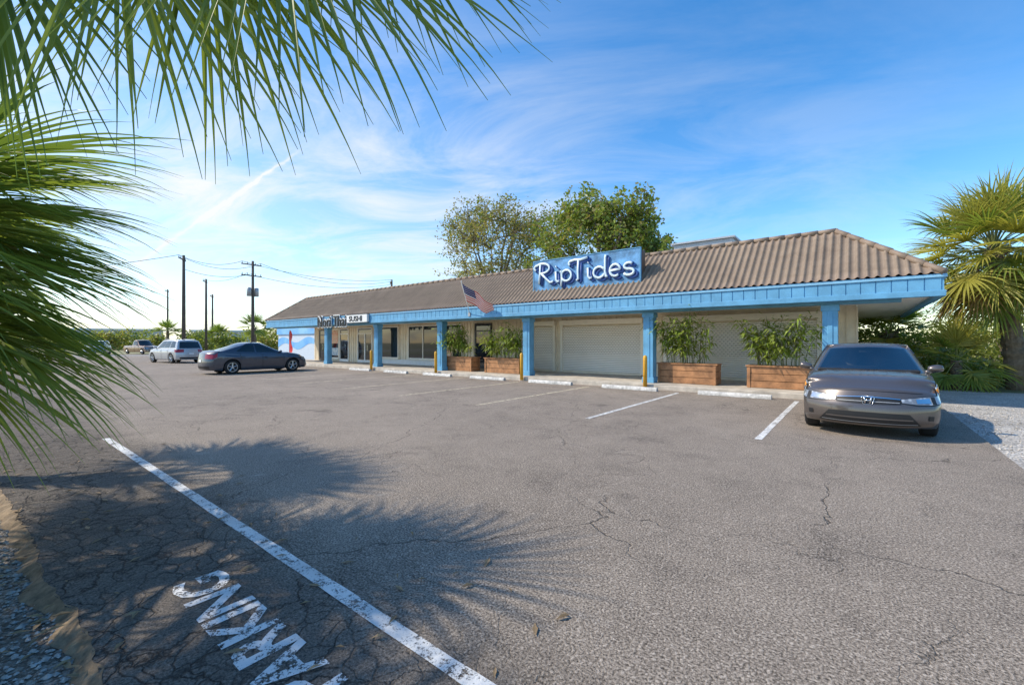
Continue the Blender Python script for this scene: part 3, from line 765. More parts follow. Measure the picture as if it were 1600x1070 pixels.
def make_car(name,label,cat,loc,rotz,s,paintm,group=None,front=True,kind='sedan',emblem=False):
    t=thing(name,label,cat,loc,rotz,group)
    hl,hw=s['hl'],s['hw']; topz=s['top']; bz=s['bot']; xf,xr=s['ax']; AR=s['ar']; WR=s['wr']
    sidef=[(0,.93),(.12,.965),(.35,.993),(.55,1.0),(.72,1.004),(.80,.985),(.92,.965),(1,.94)]
    def bot(x):
        z=bz+.03*sm((abs(x)-1.7)/.5)
        for xw in (xf,xr):
            d=abs(x-xw)
            if d<AR: z=max(z,WR+math.sqrt(AR*AR-d*d))
        return z
    def fn(a,b,c):
        x0=a*hl; zt=ip(topz,x0); zb=min(bot(x0),zt-.06)
        z=zb+(zt-zb)*c
        q=(z-bz)/(zt-bz)
        w_=hw*lin(sidef,q)*(1-.03*sm((abs(x0)-.9)/(hl-.9)))
        flare=0
        for xw in (xf,xr):
            flare=max(flare,.02*sm(1-abs(x0-xw)/(AR+.12)))
        if q<.8: w_+=flare
        y=b*w_
        z+=s.get('crown',.04)*(1-b*b)*c**3 - .010*abs(b)**8*c**4
        if x0>.9: z+=.012*c**6*math.exp(-((abs(b)-.70+.18*(x0-1.1))/.08)**2)*(1-sm((x0-1.75)/.35))
        tf=sm((x0-(hl-.62))/.62); tr=sm((-x0-(hl-.55))/.55)
        x=x0-tf*(s['cap']*abs(b)**2.6+ip(s['nose'],z,.03))+tr*(s['cap']*.85*abs(b)**3.2+ip(s['tail'],z,.03))
        return (x,y,z)
    vs,fs=defbox(110,24,16,fn); mb=MB(); mb.add(vs,fs); body=mb.build('body',paintm,t,smooth=True,world=False)
    gxf,gxr,rxf,rxr=s['gx']; gz=s['gz']; wb,wr_=s['gw']
    def gf(a,b,c):
        v=c; a1=(a+1)/2
        ff=gxf+(rxf-gxf)*(v**.95); rr=gxr+(rxr-gxr)*(v**.95)
        x=rr+(ff-rr)*a1
        zl=ip(topz,gxr+(gxf-gxr)*a1)-.03
        zh=gz-.045*abs(a)**2.5-(.03 if a<0 else 0)*abs(a)**2
        z=zl+(zh-zl)*v
        w_=(wb+(wr_-wb)*v**1.2)*(1-.05*abs(a)**2.5)
        y=b*w_
        z+=.045*(1-b*b)*v**4
        x-=sm((a1-.72)/.28)*.24*b*b; x+=sm((.28-a1)/.28)*.13*b*b
        return (x,y,z)
    vs,fs=defbox(28,18,12,gf,skip=('bot','front') if emblem else ('bot',)); mb=MB(); mb.add(vs,fs); mb.build('cabin',paintm,t,smooth=True,world=False)
    def pp(nm,fnn,g,nu,nv,off,mat,parent=t):
        vs,fs=patch(fnn,g,nu,nv,off); m=MB(); m.add(vs,fs); return m.build(nm,mat,parent,smooth=True,world=False,recalc=False)
    pp('windshield',gf,lambda u,v:(1,-.94+1.88*u,.02+.92*v),14,8,.006,M['clear'] if emblem else M['cglass'])
    if emblem:
        mb=MB(); mb.box(.62,-.70,.985,1.16,.70,1.035); mb.build('dashboard',M['black'],t,world=False,bevel=.02)
        mb=MB(); mb.box(-1.72,-.70,.99,.60,.70,1.045); mb.build('cabin_floor',M['black'],t,world=False)
        for y in (-.36,.36):
            mb=MB(); mb.box(-.28,y-.23,1.0,-.12,y+.23,1.24); st=mb.build('seat',M['seat'],t,world=False,bevel=.05)
            mb=MB(); mb.box(-.27,y-.12,1.26,-.17,y+.12,1.385); mb.build('headrest',M['seat'],st,world=False,bevel=.04)
        mb=MB(); mb.box(-1.05,-.55,1.0,-.92,.55,1.20); mb.build('rear_bench',M['seat'],t,world=False,bevel=.05)
        mb=MB(); mb.tube([(.42+.06*math.sin(q),.36+.18*math.cos(q),1.02+.15*math.sin(q)) for q in [2*math.pi*k/20 for k in range(21)]],.016,6); mb.build('steering_wheel',M['black'],t,smooth=True,world=False)
    pp('rear_window',gf,lambda u,v:(-1,-.86+1.72*u,.12+.76*v),14,8,.006,M['cglass'])
    sw=s.get('sidewin',[(.515,.865),(.20,.485)])
    for sg_ in (1,-1):
        for (a0,a1) in sw:
            pp('side_window',gf,lambda u,v:(2*(a0+(a1-a0)*u)-1,sg_,.13+.73*v),8,5,.006,M['cglass'])
        for (d0,d1) in s.get('doors',[(.0,.42),(-.42,-.02)]):
            d=pp('door',fn,lambda u,v:(d0-.004+(d1-d0+.008)*u,sg_,.10+.87*v),10,8,.0025,M['black'])
            pp('door_panel',fn,lambda u,v:(d0+.001+(d1-d0-.002)*u,sg_,.107+.856*v),10,8,.006,paintm,d)
            hx=d0+.05
            p=V(fn(hx,sg_,.78)); mb=MB(); mb.tube([p+V((-.09,sg_*.012,0)),p+V((-.06,sg_*.035,0)),p+V((.06,sg_*.035,0)),p+V((.09,sg_*.012,0))],.014,6); mb.build('handle',paintm,d,smooth=True,world=False)
        mb=MB(); mx=V((s.get('mx',.80),sg_*(hw+.035),ip(topz,.8)+.07))
        prof=[]
        for k in range(9):
            a=math.pi*k/8; prof.append((mx+V((0,-math.cos(a)*.10*sg_,.014*-math.cos(a))),max(.004,.066*math.sin(a)**.5)))
        mb.tube([q[0] for q in prof],[q[1] for q in prof],10)
        mb.tube([mx+V((.0,-sg_*.05,-.03)),mx+V((.03,-sg_*.14,-.08))],[.035,.04],6)
        mb.build('mirror',paintm,t,smooth=True,world=False)
        for xw in (xf,xr):
            yc=sg_*(hw-.115); mb=MB(); wv=.105
            pr=[(-wv,WR*.66),(-wv*1.02,WR*.84),(-wv*.85,WR*.97),(-wv*.5,WR),(wv*.5,WR),(wv*.85,WR*.97),(wv*1.02,WR*.84),(wv,WR*.66)]
            mb.lathe(pr,(xw,yc,WR),'y',28); wo=mb.build('wheel',M['rubber'],t,smooth=True,world=False)
            yo=yc+sg_*(wv-.03); mb=MB()
            mb.lathe([(0,WR*.62),(sg_*.028,WR*.665),(sg_*.028,WR*.60),(sg_*-.03,WR*.57)],(xw,yo,WR),'y',28)
            for k in range(5):
                for dd in (-.09,.09):
                    a=2*math.pi*k/5+.3; c0=V((xw+math.cos(a+dd*2.2)*WR*.12,yo+sg_*.012,WR+math.sin(a+dd*2.2)*WR*.12)); c1=V((xw+math.cos(a+dd)*WR*.60,yo+sg_*.016,WR+math.sin(a+dd)*WR*.60))
                    mb.tube([c0,c1],[.022,.016],6)
            mb.lathe([(sg_*.03,.001),(sg_*.03,WR*.16),(0,WR*.2)],(xw,yo,WR),'y',14)
            mb.build('rim',M['rim'],wo,world=False)
            mb=MB(); mb.lathe([(0,.001),(0,WR*.6)],(xw,yo-sg_*.06,WR),'y',20); mb.build('brake_disc',M['black'],wo,world=False)
        def hg(u,v):
            tt=.44+u*.96
            lo=lin([(0,.70),(.25,.65),(.5,.66),(.75,.77),(1,.92)],u); hi=lin([(0,.79),(.25,.86),(.5,.93),(.75,.968),(1,.968)],u)
            c=lo+(hi-lo)*v
            if tt<=1: return (1,sg_*tt,c)
            return (1-(tt-1)*1.0,sg_,c)
        hs_=pp('headlight',fn,lambda u,v:hg(u,v),20,5,.008,M['black'])
        pp('headlight_lens',fn,lambda u,v:hg(.03+.94*u,.10+.82*v),20,5,.012,M['lamp'],hs_)
        pp('bulb_reflector',fn,lambda u,v:hg(.24+.20*u,.24+.52*v),6,4,.015,M['chrome'],hs_)
        pp('bulb_shroud',fn,lambda u,v:hg(.46+.06*u,.12+.76*v),3,4,.015,M['black'],hs_)
        pp('indicator',fn,lambda u,v:hg(.68+.18*u,.25+.45*v),4,3,.015,M['amber'],hs_)
        def tg(u,v):
            tt=.52+u*.62; c=.70+.25*v
            if tt<=1: return (-1,sg_*tt,c)
            return (-1+(tt-1)*.9,sg_,c)
        pp('tail_light',fn,tg,12,4,.009,M['taillight'])
    if front:
        gr=pp('grille',fn,lambda u,v:(1,(-.46+.92*u),.63+.03*abs(2*u-1)**2+(.20-.05*abs(2*u-1)**2)*v),16,3,.006,M['black'])
        pp('grille_bar',fn,lambda u,v:(1,-.44+.88*u,.69+.015*v),16,2,.012,M['grey'],gr)
        pp('grille_bar',fn,lambda u,v:(1,-.46+.92*u,.80+.018*v-.02*abs(2*u-1)**2),16,2,.014,M['chrome'],gr)
        def lg(u,v):
            k=abs(2*u-1); wd=.76-.18*v
            return (1,wd*(2*u-1),.06+.02*k*k+(.35-.03*k*k)*v)
        lo=pp('air_intake',fn,lg,18,4,.006,M['black'])
        pp('intake_bar',fn,lambda u,v:lg(.02+.96*u,.12+.045*v),14,1,.010,M['grey'],lo)
        pp('intake_bar',fn,lambda u,v:lg(.03+.94*u,.46+.10*v),14,1,.012,paintm,lo)
        pp('bonnet_seam',fn,lambda u,v:(1,-.80+1.6*u,.955+.014*v),20,1,.004,M['black'])
        for sg_ in (1,-1):
            pp('fog_light',fn,lambda u,v:(1,sg_*(.84+.07*u),.24+.13*v),5,3,.008,M['black'])
        if emblem:
            p=V(fn(1,0,.735))+V((.030,0,.0)); e=MB(); q_=1.35
            rg=[(-.052,.047),(.052,.047),(.060,.026),(.044,-.041),(.026,-.049),(-.026,-.049),(-.044,-.041),(-.060,.026),(-.052,.047)]
            e.tube([p+V((0,a*q_,b*q_)) for a,b in rg],.005,6)
            for sy in (-1,1): e.tube([p+V((.002,sy*.034*q_,.036*q_)),p+V((.002,sy*.025*q_,0)),p+V((.002,sy*.023*q_,-.036*q_))],.012,6)
            e.tube([p+V((.002,-.025*q_,0)),p+V((.002,.025*q_,0))],.010,6)
            e.build('emblem',M['chrome'],gr,smooth=True,world=False)
        for y in (-.35,.22):
            mb=MB(); a=V(gf(1,y/.8,.05))+V((.03,0,.02)); b=V(gf(1,(y+.45)/.8,.16))+V((.02,0,.015)); mb.tube([a,b],.008,5)
            mb.build('wiper',M['black'],t,world=False)
        mb=MB(); p=V(gf(1,0,.82))+V((-.06,0,-.02)); mb.tube([p+V((0,-.10,0)),p+V((0,.10,0))],.026,6); mb.build('rear_view_mirror',M['black'],t,world=False)
    pp('number_plate',fn,lambda u,v:(-1,-.17+.34*u,.50+.13*v),4,2,.012,M['white'])
    pp('rear_bumper_trim',fn,lambda u,v:(-1,-.8+1.6*u,.10+.14*v),12,2,.006,M['black'])
    if kind=='pickup':
        pp('cargo_bed',fn,lambda u,v:(-.95+.62*u,-.82+1.64*v,1),8,8,.008,M['black'])
    if kind=='suv':
        for sg_ in (1,-1):
            mb=MB(); zz_=gz+.05; mb.tube([(-1.5,sg_*wr_*.86,zz_-.05),(-1.4,sg_*wr_*.86,zz_),(.1,sg_*wr_*.86,zz_+.01),(.2,sg_*wr_*.86,zz_-.05)],.018,6); mb.build('roof_rail',M['grey'],t,smooth=True,world=False)
    mb=MB(); mb.box(-hl+.35,-hw+.30,bz+.02,hl-.35,hw-.30,bz+.5); mb.build('underbody',M['black'],t,world=False)
    return t
make_car('parked_car','grey brown metallic sedan parked nose out at the right end of the lot','car',(.13,11.02,0),R(-90),SEDAN,M['p_taupe'],emblem=True)
S2=dict(SEDAN); S2.update(hl=2.40,hw=.90,top=[(-2.43,.92),(-2.3,1.06),(-1.85,1.10),(-1.2,1.03),(0,.98),(.95,.98),(1.2,.985),(1.7,.91),(2.1,.82),(2.3,.75),(2.43,.70)],ax=(1.45,-1.35),gx=(1.34,-1.95,.22,-.95),gz=1.47,ar=.38,wr=.335)
make_car('parked_car','dark slate sedan parked nose in toward the blue fascia shops','car',(-24.0,9.3,0),R(90),S2,M['p_slate'])
S3=dict(SEDAN); S3.update(hl=2.28,hw=.92,top=[(-2.28,1.0),(-2.15,1.08),(0,1.06),(.9,1.06),(1.2,1.06),(1.7,1.0),(2.1,.92),(2.28,.82)],ax=(1.36,-1.34),gx=(1.35,-2.22,.45,-1.98),gz=1.68,gw=(.86,.70),ar=.40,wr=.36,bot=.23,sidewin=[(.58,.88),(.34,.56),(.10,.31)])
make_car('parked_car','pale silver sport utility vehicle parked left of the dark slate sedan','car',(-40.2,10.0,0),R(190),S3,M['p_white'],kind='suv')
S4=dict(S3); S4.update(hl=2.75,top=[(-2.75,1.02),(-2.6,1.06),(-1,1.06),(.9,1.08),(1.5,1.06),(2.2,1.0),(2.6,.95),(2.75,.85)],ax=(1.75,-1.65),gx=(1.3,-.75,.55,-.55),gz=1.80,sidewin=[(.52,.86),(.12,.48)],doors=[(.05,.36),(-.26,.03)])
make_car('pickup_truck','small tan pickup truck far back at the left of the lot','truck',P(222,565,58).to_2d().to_3d(),R(15),S4,M['p_copper'],kind='pickup')
make_car('parked_car','small silver sport utility vehicle farthest left, seen beyond the palm leaves','car',P(153,565,54).to_2d().to_3d(),R(-20),S3,M['p_white'],kind='suv')
# ------------------------------------------------------------------ palms
def fan(mb,hub,axis,nrm,L,nseg,spread,droop,wd,rnd,mi=0,m=8,fuse=.3,fold=.15):
    axis=V(axis).normalized(); nrm=V(nrm); nrm=(nrm-axis*nrm.dot(axis)).normalized(); side=nrm.cross(axis)
    for i in range(nseg):
        f=-1+2*(i+.5)/nseg; th=R(spread)*f+rnd.uniform(-.035,.035)
        d=axis*math.cos(th)+side*math.sin(th)+nrm*(fold*abs(math.sin(th))+rnd.uniform(-.07,.07)); d.normalize()
        ln=L*(.66+.34*math.cos(th*.62))*rnd.uniform(.84,1.08)
        p=V(hub)+axis*(.14*L*(1-abs(f)))
        dr=droop*rnd.uniform(.6,1.5); step=ln/m; n=(nrm+side*rnd.uniform(-.5,.5)).normalized()
        ring=[]
        for k in range(m+1):
            t=k/m
            wk=wd*(.35+.65*min(1,t/.35)) if t<.35 else wd*(1-((t-.35)/.65)**1.25)
            wk=max(wk,.0010)
            s=d.cross(n); s.normalize(); n=s.cross(d).normalized()
            ring.append((p-s*wk+n*wk*.4,p-n*wk*.25,p+s*wk+n*wk*.4))
            p=p+d*step
            d=d+V((0,0,-1))*dr*(t**1.3)*(1.0/m)*2.2+V((rnd.uniform(-.015,.015),rnd.uniform(-.015,.015),0)); d.normalize()
        vs=[q for r in ring for q in r]; fs=[]
        for k in range(m):
            a=3*k; fs+=[(a,a+1,a+4,a+3),(a+1,a+2,a+5,a+4)]
        mb.add(vs,fs,mi)
def petiole(mb,a,b,sag,r,mi):
    a=V(a);b=V(b); pts=[]
    for k in range(7):
        t=k/6; pts.append(a.lerp(b,t)+V((0,0,sag*4*t*(1-t))))
    mb.tube(pts,[r*(1-.45*k/6) for k in range(7)],6,mi)
def trunk_mesh(mb,pts,r0,r1,rnd,rough=.12):
    pts=[V(p) for p in pts]; n=26; out=[];rad=[]
    for k in range(n+1):
        t=k/n*(len(pts)-1); i=min(int(t),len(pts)-2); out.append(pts[i].lerp(pts[i+1],t-i)); 
        rad.append((r0+(r1-r0)*k/n)*(1+rough*(1 if k%2 else -.3))*rnd.uniform(.95,1.05))
    mb.tube(out,rad,12)
def palm(label,base,crown,r0,r1,fr,seed,group=None,nseg=38,L=1.0,wd=.028,droop=.8,m=8,mats=('pl1','pl2','pl3','pldry'),boots=True,name='palm_tree'):
    rnd=random.Random(seed)
    base=V(base);crown=V(crown)
    t=thing(name,label,'palm',base,0,group)
    mb=MB()
    midp=V((base.x+(crown.x-base.x)*.30,base.y+(crown.y-base.y)*.30,(base.z+crown.z)/2))
    trunk_mesh(mb,[base-V((0,0,.05)),midp,crown],r0,r1,rnd); mb.build('trunk',M['palmtrunk'],t,smooth=False)
    if boots:
        mb=MB()
        for k in range(26):
            a=rnd.random()*6.28; h=rnd.uniform(.05,1.1)
            d=V((math.cos(a),math.sin(a),0)); p=crown-V((0,0,h*min(1.2,(crown.z-base.z)*.6)))
            mb.tube([p+d*r1*.6,p+d*(r1+.10)+V((0,0,.14)),p+d*(r1+.17)+V((0,0,.34))],[.055,.045,.02],5)
        mb.build('leaf_bases',M['palmtrunk'],t)
    for (az,el,pl,lf,mi) in fr:
        a=R(az);e=R(el); d=V((math.cos(a)*math.cos(e),math.sin(a)*math.cos(e),math.sin(e)))
        mb=MB(); hub=crown+d*pl+V((0,0,-.10*pl*pl))
        petiole(mb,crown+d*.08,hub,.06*pl,.022*max(.6,lf),1)
        ax=(d+V((0,0,-.28))).normalized(); nr=V((-math.cos(a)*math.sin(e),-math.sin(a)*math.sin(e),math.cos(e)))+V((rnd.uniform(-.35,.35),rnd.uniform(-.35,.35),0))
        fan(mb,hub,ax,nr,lf*L,nseg,100,droop,wd*lf,rnd,0,m)
        mb.build('frond',[M[mats[mi]],M['petiole']],t,recalc=False)
    return t
rnd=random.Random(5)
fr=[]
for az,el in ((50,30),(38,14),(66,18),(52,2),(33,-14),(70,-8),(58,-28),(40,-36),(80,8),(66,-48),(84,-25),(47,-50),(72,32),(60,10),(44,22),(62,-16)):
    fr.append((az+rnd.uniform(-6,6),el+rnd.uniform(-5,5),rnd.uniform(.72,1.08),rnd.uniform(.94,1.14),rnd.choice((0,1,1,1))))
for k in range(5): fr.append((130+k*45+rnd.uniform(-8,8),rnd.uniform(-25,30),rnd.uniform(.5,.8),rnd.uniform(.8,1.0),rnd.choice((0,0,1))))
palm('near fan palm at the left edge of the picture with wide green fronds',(-5.6,-1.0,-.04),(-5.48,-.76,2.3),.17,.15,fr,21,nseg=46,L=1.13,wd=.0165,droop=.75,m=9)
fr=[(rnd.uniform(0,360) if k>7 else 20+k*16,rnd.uniform(-30,72),rnd.uniform(.8,1.1),rnd.uniform(1.0,1.2),rnd.choice((0,0,1))) for k in range(20)]
palm('taller fan palm behind the near one at the left edge, mostly outside the picture',(-8.9,-1.0,-.04),(-8.8,-.8,3.0),.18,.15,fr,22,nseg=40,L=1.05,wd=.022,droop=.8,m=8)
t=thing('palm_tree','fan palm whose leaf segments hang down across the top left of the picture','palm',(-5.3,-2.8,-.04))
mb=MB(); trunk_mesh(mb,[(-5.3,-2.8,-.08),(-5.1,-2.6,1.5),(-4.9,-2.4,3.1)],.17,.15,rnd); mb.build('trunk',M['palmtrunk'],t)
CR=V((-4.9,-2.4,3.1))
for (hx,hy,dd,ax,nr,L,ns,sp,dr,w_,mt) in (
   (400,-200,1.75,RGT*.80-UP*.60,-FWD+UP*.30,1.20,54,84,.50,.0130,'pl1'),
   (300,-215,1.90,RGT*.45-UP*.9,-FWD*1.0+UP*.2,1.26,48,74,.35,.0135,'pl2'),
   (160,-170,1.70,RGT*.60-UP*.75,-FWD*1.0+UP*.35,1.08,48,80,.45,.0120,'pl2'),
   (520,-230,2.10,RGT*.80-UP*.62,-FWD*1.0+UP*.3,1.20,48,76,.45,.0135,'pl1'),
   (-40,-170,1.60,RGT*.25-UP*.85,-FWD*1.0+UP*.4,.95,48,80,.5,.0110,'pl1')):
    hub=P(hx,hy,dd); mb=MB(); petiole(mb,CR,hub,.12,.022,1)
    fan(mb,hub,ax,nr,L,ns,sp,dr,w_,rnd,0,10)
    mb.build('frond',[M[mt],M['petiole']],t,recalc=False)
for az,el in ((170,10),(198,25),(226,0),(254,30),(20,30),(45,10),(70,30),(95,5),(60,55),(110,40),(30,-5)):  # out of view; the lot-side ones are added to thicken the ground shadow
    a=R(az); e=R(el); d=V((math.cos(a)*math.cos(e),math.sin(a)*math.cos(e),math.sin(e))); hub=CR+d*.8
    mb=MB(); petiole(mb,CR,hub,.06,.022,1); fan(mb,hub,d+V((0,0,-.3)),V((0,0,1)),.95,34,105,.8,.026,rnd,0,7); mb.build('frond',[M['pl1'],M['petiole']],t,recalc=False)
# right palm
fr=[]
for k in range(70):
    el=-74+ (k/69)*160; mi=3 if el<-48 and k%2 else rnd.choice((1,2,2,2,2))
    fr.append((k*137.5+rnd.uniform(-10,10),min(86,el),rnd.uniform(.95,1.45),rnd.uniform(.95,1.25),mi))
palm('sunlit cabbage palm with a curved trunk at the right edge of the picture',(4.15,21.6,-.05),(3.5,21.0,4.5),.26,.22,fr,31,nseg=30,L=1.25,wd=.030,droop=1.1,m=6)
fr=[(k*137.5,rnd.uniform(-40,75),rnd.uniform(.8,1.1),rnd.uniform(.9,1.1),rnd.choice((1,2))) for k in range(20)]
palm('low shaded palm under the right roof overhang, beyond the building corner',(1.1,25.5,-.05),(1.1,25.5,1.9),.2,.18,fr,32,nseg=24,L=1.0,wd=.034,m=6)
fr=[(k*137.5,rnd.uniform(-40,75),rnd.uniform(.9,1.2),rnd.uniform(.9,1.1),rnd.choice((0,1,2))) for k in range(20)]
palm('second palm partly hidden behind the curved trunk at the right',(7.2,27.5,-.05),(7.0,27.5,3.3),.2,.18,fr,33,nseg=24,L=1.1,wd=.034,m=6)
fr=[(k*137.5,rnd.uniform(-55,80),rnd.uniform(.4,.7),rnd.uniform(.8,1.0),rnd.choice((1,2,2))) for k in range(22)]
palm('short bushy palmetto right of the curved palm trunk at the right edge',(5.6,21.2,-.05),(5.6,21.2,.7),.14,.14,fr,34,nseg=22,L=.9,wd=.03,m=5,boots=False)
fr=[(k*137.5,rnd.uniform(-45,80),rnd.uniform(.5,.8),rnd.uniform(.9,1.1),rnd.choice((2,2,1))) for k in range(22)]
palm('short palmetto between the building corner and the curved palm',(2.6,20.6,-.05),(2.6,20.6,.9),.14,.14,fr,35,nseg=22,L=.9,wd=.03,m=5,boots=False)
for i,(px,d,h,lab) in enumerate(((398,62,3.6,'small round palm beside the left end of the shop row'),(262,75,3.4,'distant palm behind the pale silver vehicle'),(340,80,3.0,'distant palm between the utility poles'))):
    b=P(px,535,d); fr=[(k*137.5,rnd.uniform(-45,80),rnd.uniform(.9,1.2),rnd.uniform(1.0,1.25),rnd.choice((0,1))) for k in range(18)]
    palm(lab,(b.x,b.y,-.05),(b.x,b.y,h),.22,.2,fr,40+i,nseg=16,L=1.2,wd=.06,m=4,boots=False)
# ------------------------------------------------------------------ trees
def leafclump(mb,c,r,n,ls,rnd,mis):
    for _ in range(n):
        g=V((rnd.gauss(0,1),rnd.gauss(0,1),rnd.gauss(0,.75))); 
        if g.length>2.1: continue
        p=c+g*r*.5
        d=V((rnd.uniform(-1,1),rnd.uniform(-1,1),rnd.uniform(-.7,.7))).normalized(); s=d.orthogonal().normalized()
        s=Matrix.Rotation(rnd.random()*6.28,3,d)@s; l=ls*rnd.uniform(.6,1.3)
        mb.add([p-d*l*.5,p+s*l*.3,p+d*l*.5,p-s*l*.3],[(0,1,2,3)],rnd.choice(mis))
def tree(label,base,crown,rad,nl,ncl,per,ls,mats,seed,tr=.28,fork=.45,cr=(.8,1.3),twigs=3,group=None,lobes=None,cat='tree',name='tree'):
    rnd=random.Random(seed); base=V(base); crown=V(crown)
    t=thing(name,label,cat,base,0,group); wood=MB(); lf=MB()
    fk=base.lerp(V((base.x,base.y,crown.z)),fork)
    wood.tube([base-V((0,0,.1)),base.lerp(fk,.3)+V((.08,0,0)),base.lerp(fk,.65),fk],[tr*1.35,tr*1.05,tr*.95,tr*.85],10)
    limbs=[]
    for k in range(nl):
        a=2*math.pi*(k+rnd.uniform(-.3,.3))/nl; q=rnd.uniform(.35,.75)
        e=crown+V((math.cos(a)*rad[0]*q,math.sin(a)*rad[1]*q,rad[2]*rnd.uniform(-.25,.6)))
        pts=[]
        for j in range(7):
            s=j/6; pts.append(fk.lerp(e,s)+V((rnd.uniform(-.2,.2)*s,rnd.uniform(-.2,.2)*s,.5*math.sin(s*math.pi)*.5)))
        wood.tube(pts,[tr*.62*(1-.8*j/6) for j in range(7)],7); limbs.append(pts)
    for k in range(ncl):
        while True:
            g=V((rnd.uniform(-1,1),rnd.uniform(-1,1),rnd.uniform(-1,1)))
            if .35<g.length<1 : break
        if lobes:
            lc,lr=lobes[k%len(lobes)]; c=V(lc)+V((g.x*lr,g.y*lr,g.z*lr*.8))
        else: c=crown+V((g.x*rad[0],g.y*rad[1],g.z*rad[2]))
        best=min((( (p-c).length,p) for l in limbs for p in l[2:]),key=lambda q:q[0])[1]
        m1=best.lerp(c,.5)+V((rnd.uniform(-.2,.2),rnd.uniform(-.2,.2),rnd.uniform(0,.3)))
        wood.tube([best,m1,c],[.05,.03,.012],5)
        for _ in range(twigs):
            e=c+V((rnd.uniform(-1,1),rnd.uniform(-1,1),rnd.uniform(-.3,1)))*cr[1]*.8; wood.tube([m1.lerp(c,.6),c.lerp(e,.5)+V((0,0,.1)),e],[.022,.014,.006],4)
            leafclump(lf,e,cr[0]*.7,int(per*.3),ls,rnd,(0,0,0,1))
        leafclump(lf,c,rnd.uniform(*cr),per,ls,rnd,(0,0,0,0,1))
    wood.build('trunk',M['trunk'],t,smooth=True); lf.build('crown',mats,t,recalc=False)
    return t
gb=V((XY(940,26),26,-.05))
tree('dense green broadleaf tree standing behind the brown roof, right of the sparse one',gb,gb+V((0,0,8.0)),(4.8,4.0,3.4),8,96,115,.25,[M['lf1'],M['lf2']],51,tr=.32,twigs=4,cr=(.75,1.25),
  lobes=[(gb+V((-3.0,0,9.3)),2.1),(gb+V((1.1,0,9.5)),2.2),(gb+V((3.2,.5,7.9)),1.9),(gb+V((-.8,-.8,8.0)),2.3),(gb+V((-3.8,.5,6.9)),2.1),(gb+V((.8,.5,6.4)),2.6),(gb+V((3.4,0,6.2)),2.0),(gb+V((-1.0,0,9.9)),1.7),(gb+V((1.8,-1,8.2)),2.0)])
sb=V((XY(775,27),27,-.05))
tree('sparse brownish tree with bare twigs standing behind the brown roof',sb,sb+V((0,0,8.7)),(5.3,4.0,4.2),8,92,60,.21,[M['lf2'],M['lf1']],52,tr=.30,twigs=7,cr=(.8,1.4))
def bush(label,c,r,h,seed,mats,n=26,per=120,ls=.16,group=None,cat='shrub'):
    rnd=random.Random(seed); c=V(c); t=thing('shrub',label,cat,c,0,group); wood=MB(); lf=MB()
    for k in range(n):
        a=rnd.random()*6.28; q=rnd.random()**.6; z=rnd.uniform(.12,1)*h*(1-.35*q)
        e=c+V((math.cos(a)*r*q,math.sin(a)*r*q,z)); wood.tube([c+V((math.cos(a)*.1,math.sin(a)*.1,0)),c.lerp(e,.5)+V((0,0,.1*h)),e],[.03,.02,.008],4)
        leafclump(lf,e,r*.42,per,ls,rnd,(0,0,1))
    wood.build('branches',M['trunk'],t); lf.build('foliage',mats,t,recalc=False)
for i,(x,y,r,h,lab,mm) in enumerate((
  (2.3,24.0,1.3,2.2,'dark green shrub just right of the building corner',1),(4.9,26.0,1.5,2.4,'leafy shrub behind the curved palm trunk',1),
  (6.6,23.5,1.4,2.0,'dark shrub at the far right edge',0),(3.0,28.5,1.9,3.4,'tall shrub mass behind the dark green shrub',1),(.9,30.0,1.5,3.2,'shrub seen under the roof overhang',1),
  (8.5,30,2.4,4.0,'large bush behind the palms at the right edge',1),(5.6,32,2.3,3.8,'broad bush far behind the gravel',1),(3.1,22.4,.8,.8,'low ground hugging shrub at the gravel edge',1),(5.6,22.0,.9,1.0,'low shrub at the foot of the curved palm',1),
  (1.9,34,2.2,4.2,'farthest tall shrub behind the building corner',1))):
    bush(lab,(x,y,-.05),r,h,300+i,[M['shrub1'],M['shrub2']] if mm==0 else [M['shrub2'],M['shrub1']],group='shrubs on the right')
bush('unseen leafy shrub added left of the viewpoint to shade the lower left asphalt',(-4.3,-1.75,-.05),1.15,2.7,390,[M['shrub1'],M['shrub2']],n=34,per=130,ls=.15)  # added outside the frame for the dappled shade it casts
far=[(30,95,6,7),(75,90,5.0,5.5),(120,92,4.5,4.6),(178,88,3.4,4.2),(205,95,3.6,5.2),(238,90,3,3.6),(300,85,3.6,4.4),(330,92,3.5,4.6),(362,80,3.2,3.4),(418,78,3.4,4.4)]
ords=['leftmost','second','third','fourth','fifth','sixth','seventh','eighth','ninth','tenth']
for i,(px,d,r,h) in enumerate(far):
    c=P(px,535,d); bush('hazy roadside bush, %s of the far row at the left'%(ords[i]+(' from the left' if i else '')),(c.x,c.y,-.06),r,h,400+i,[M['shrub2'],M['lf2']] if i%2 else [M['shrub1'],M['shrub2']],n=24,per=80,ls=.5,group='roadside bushes at the left horizon',cat='bush')
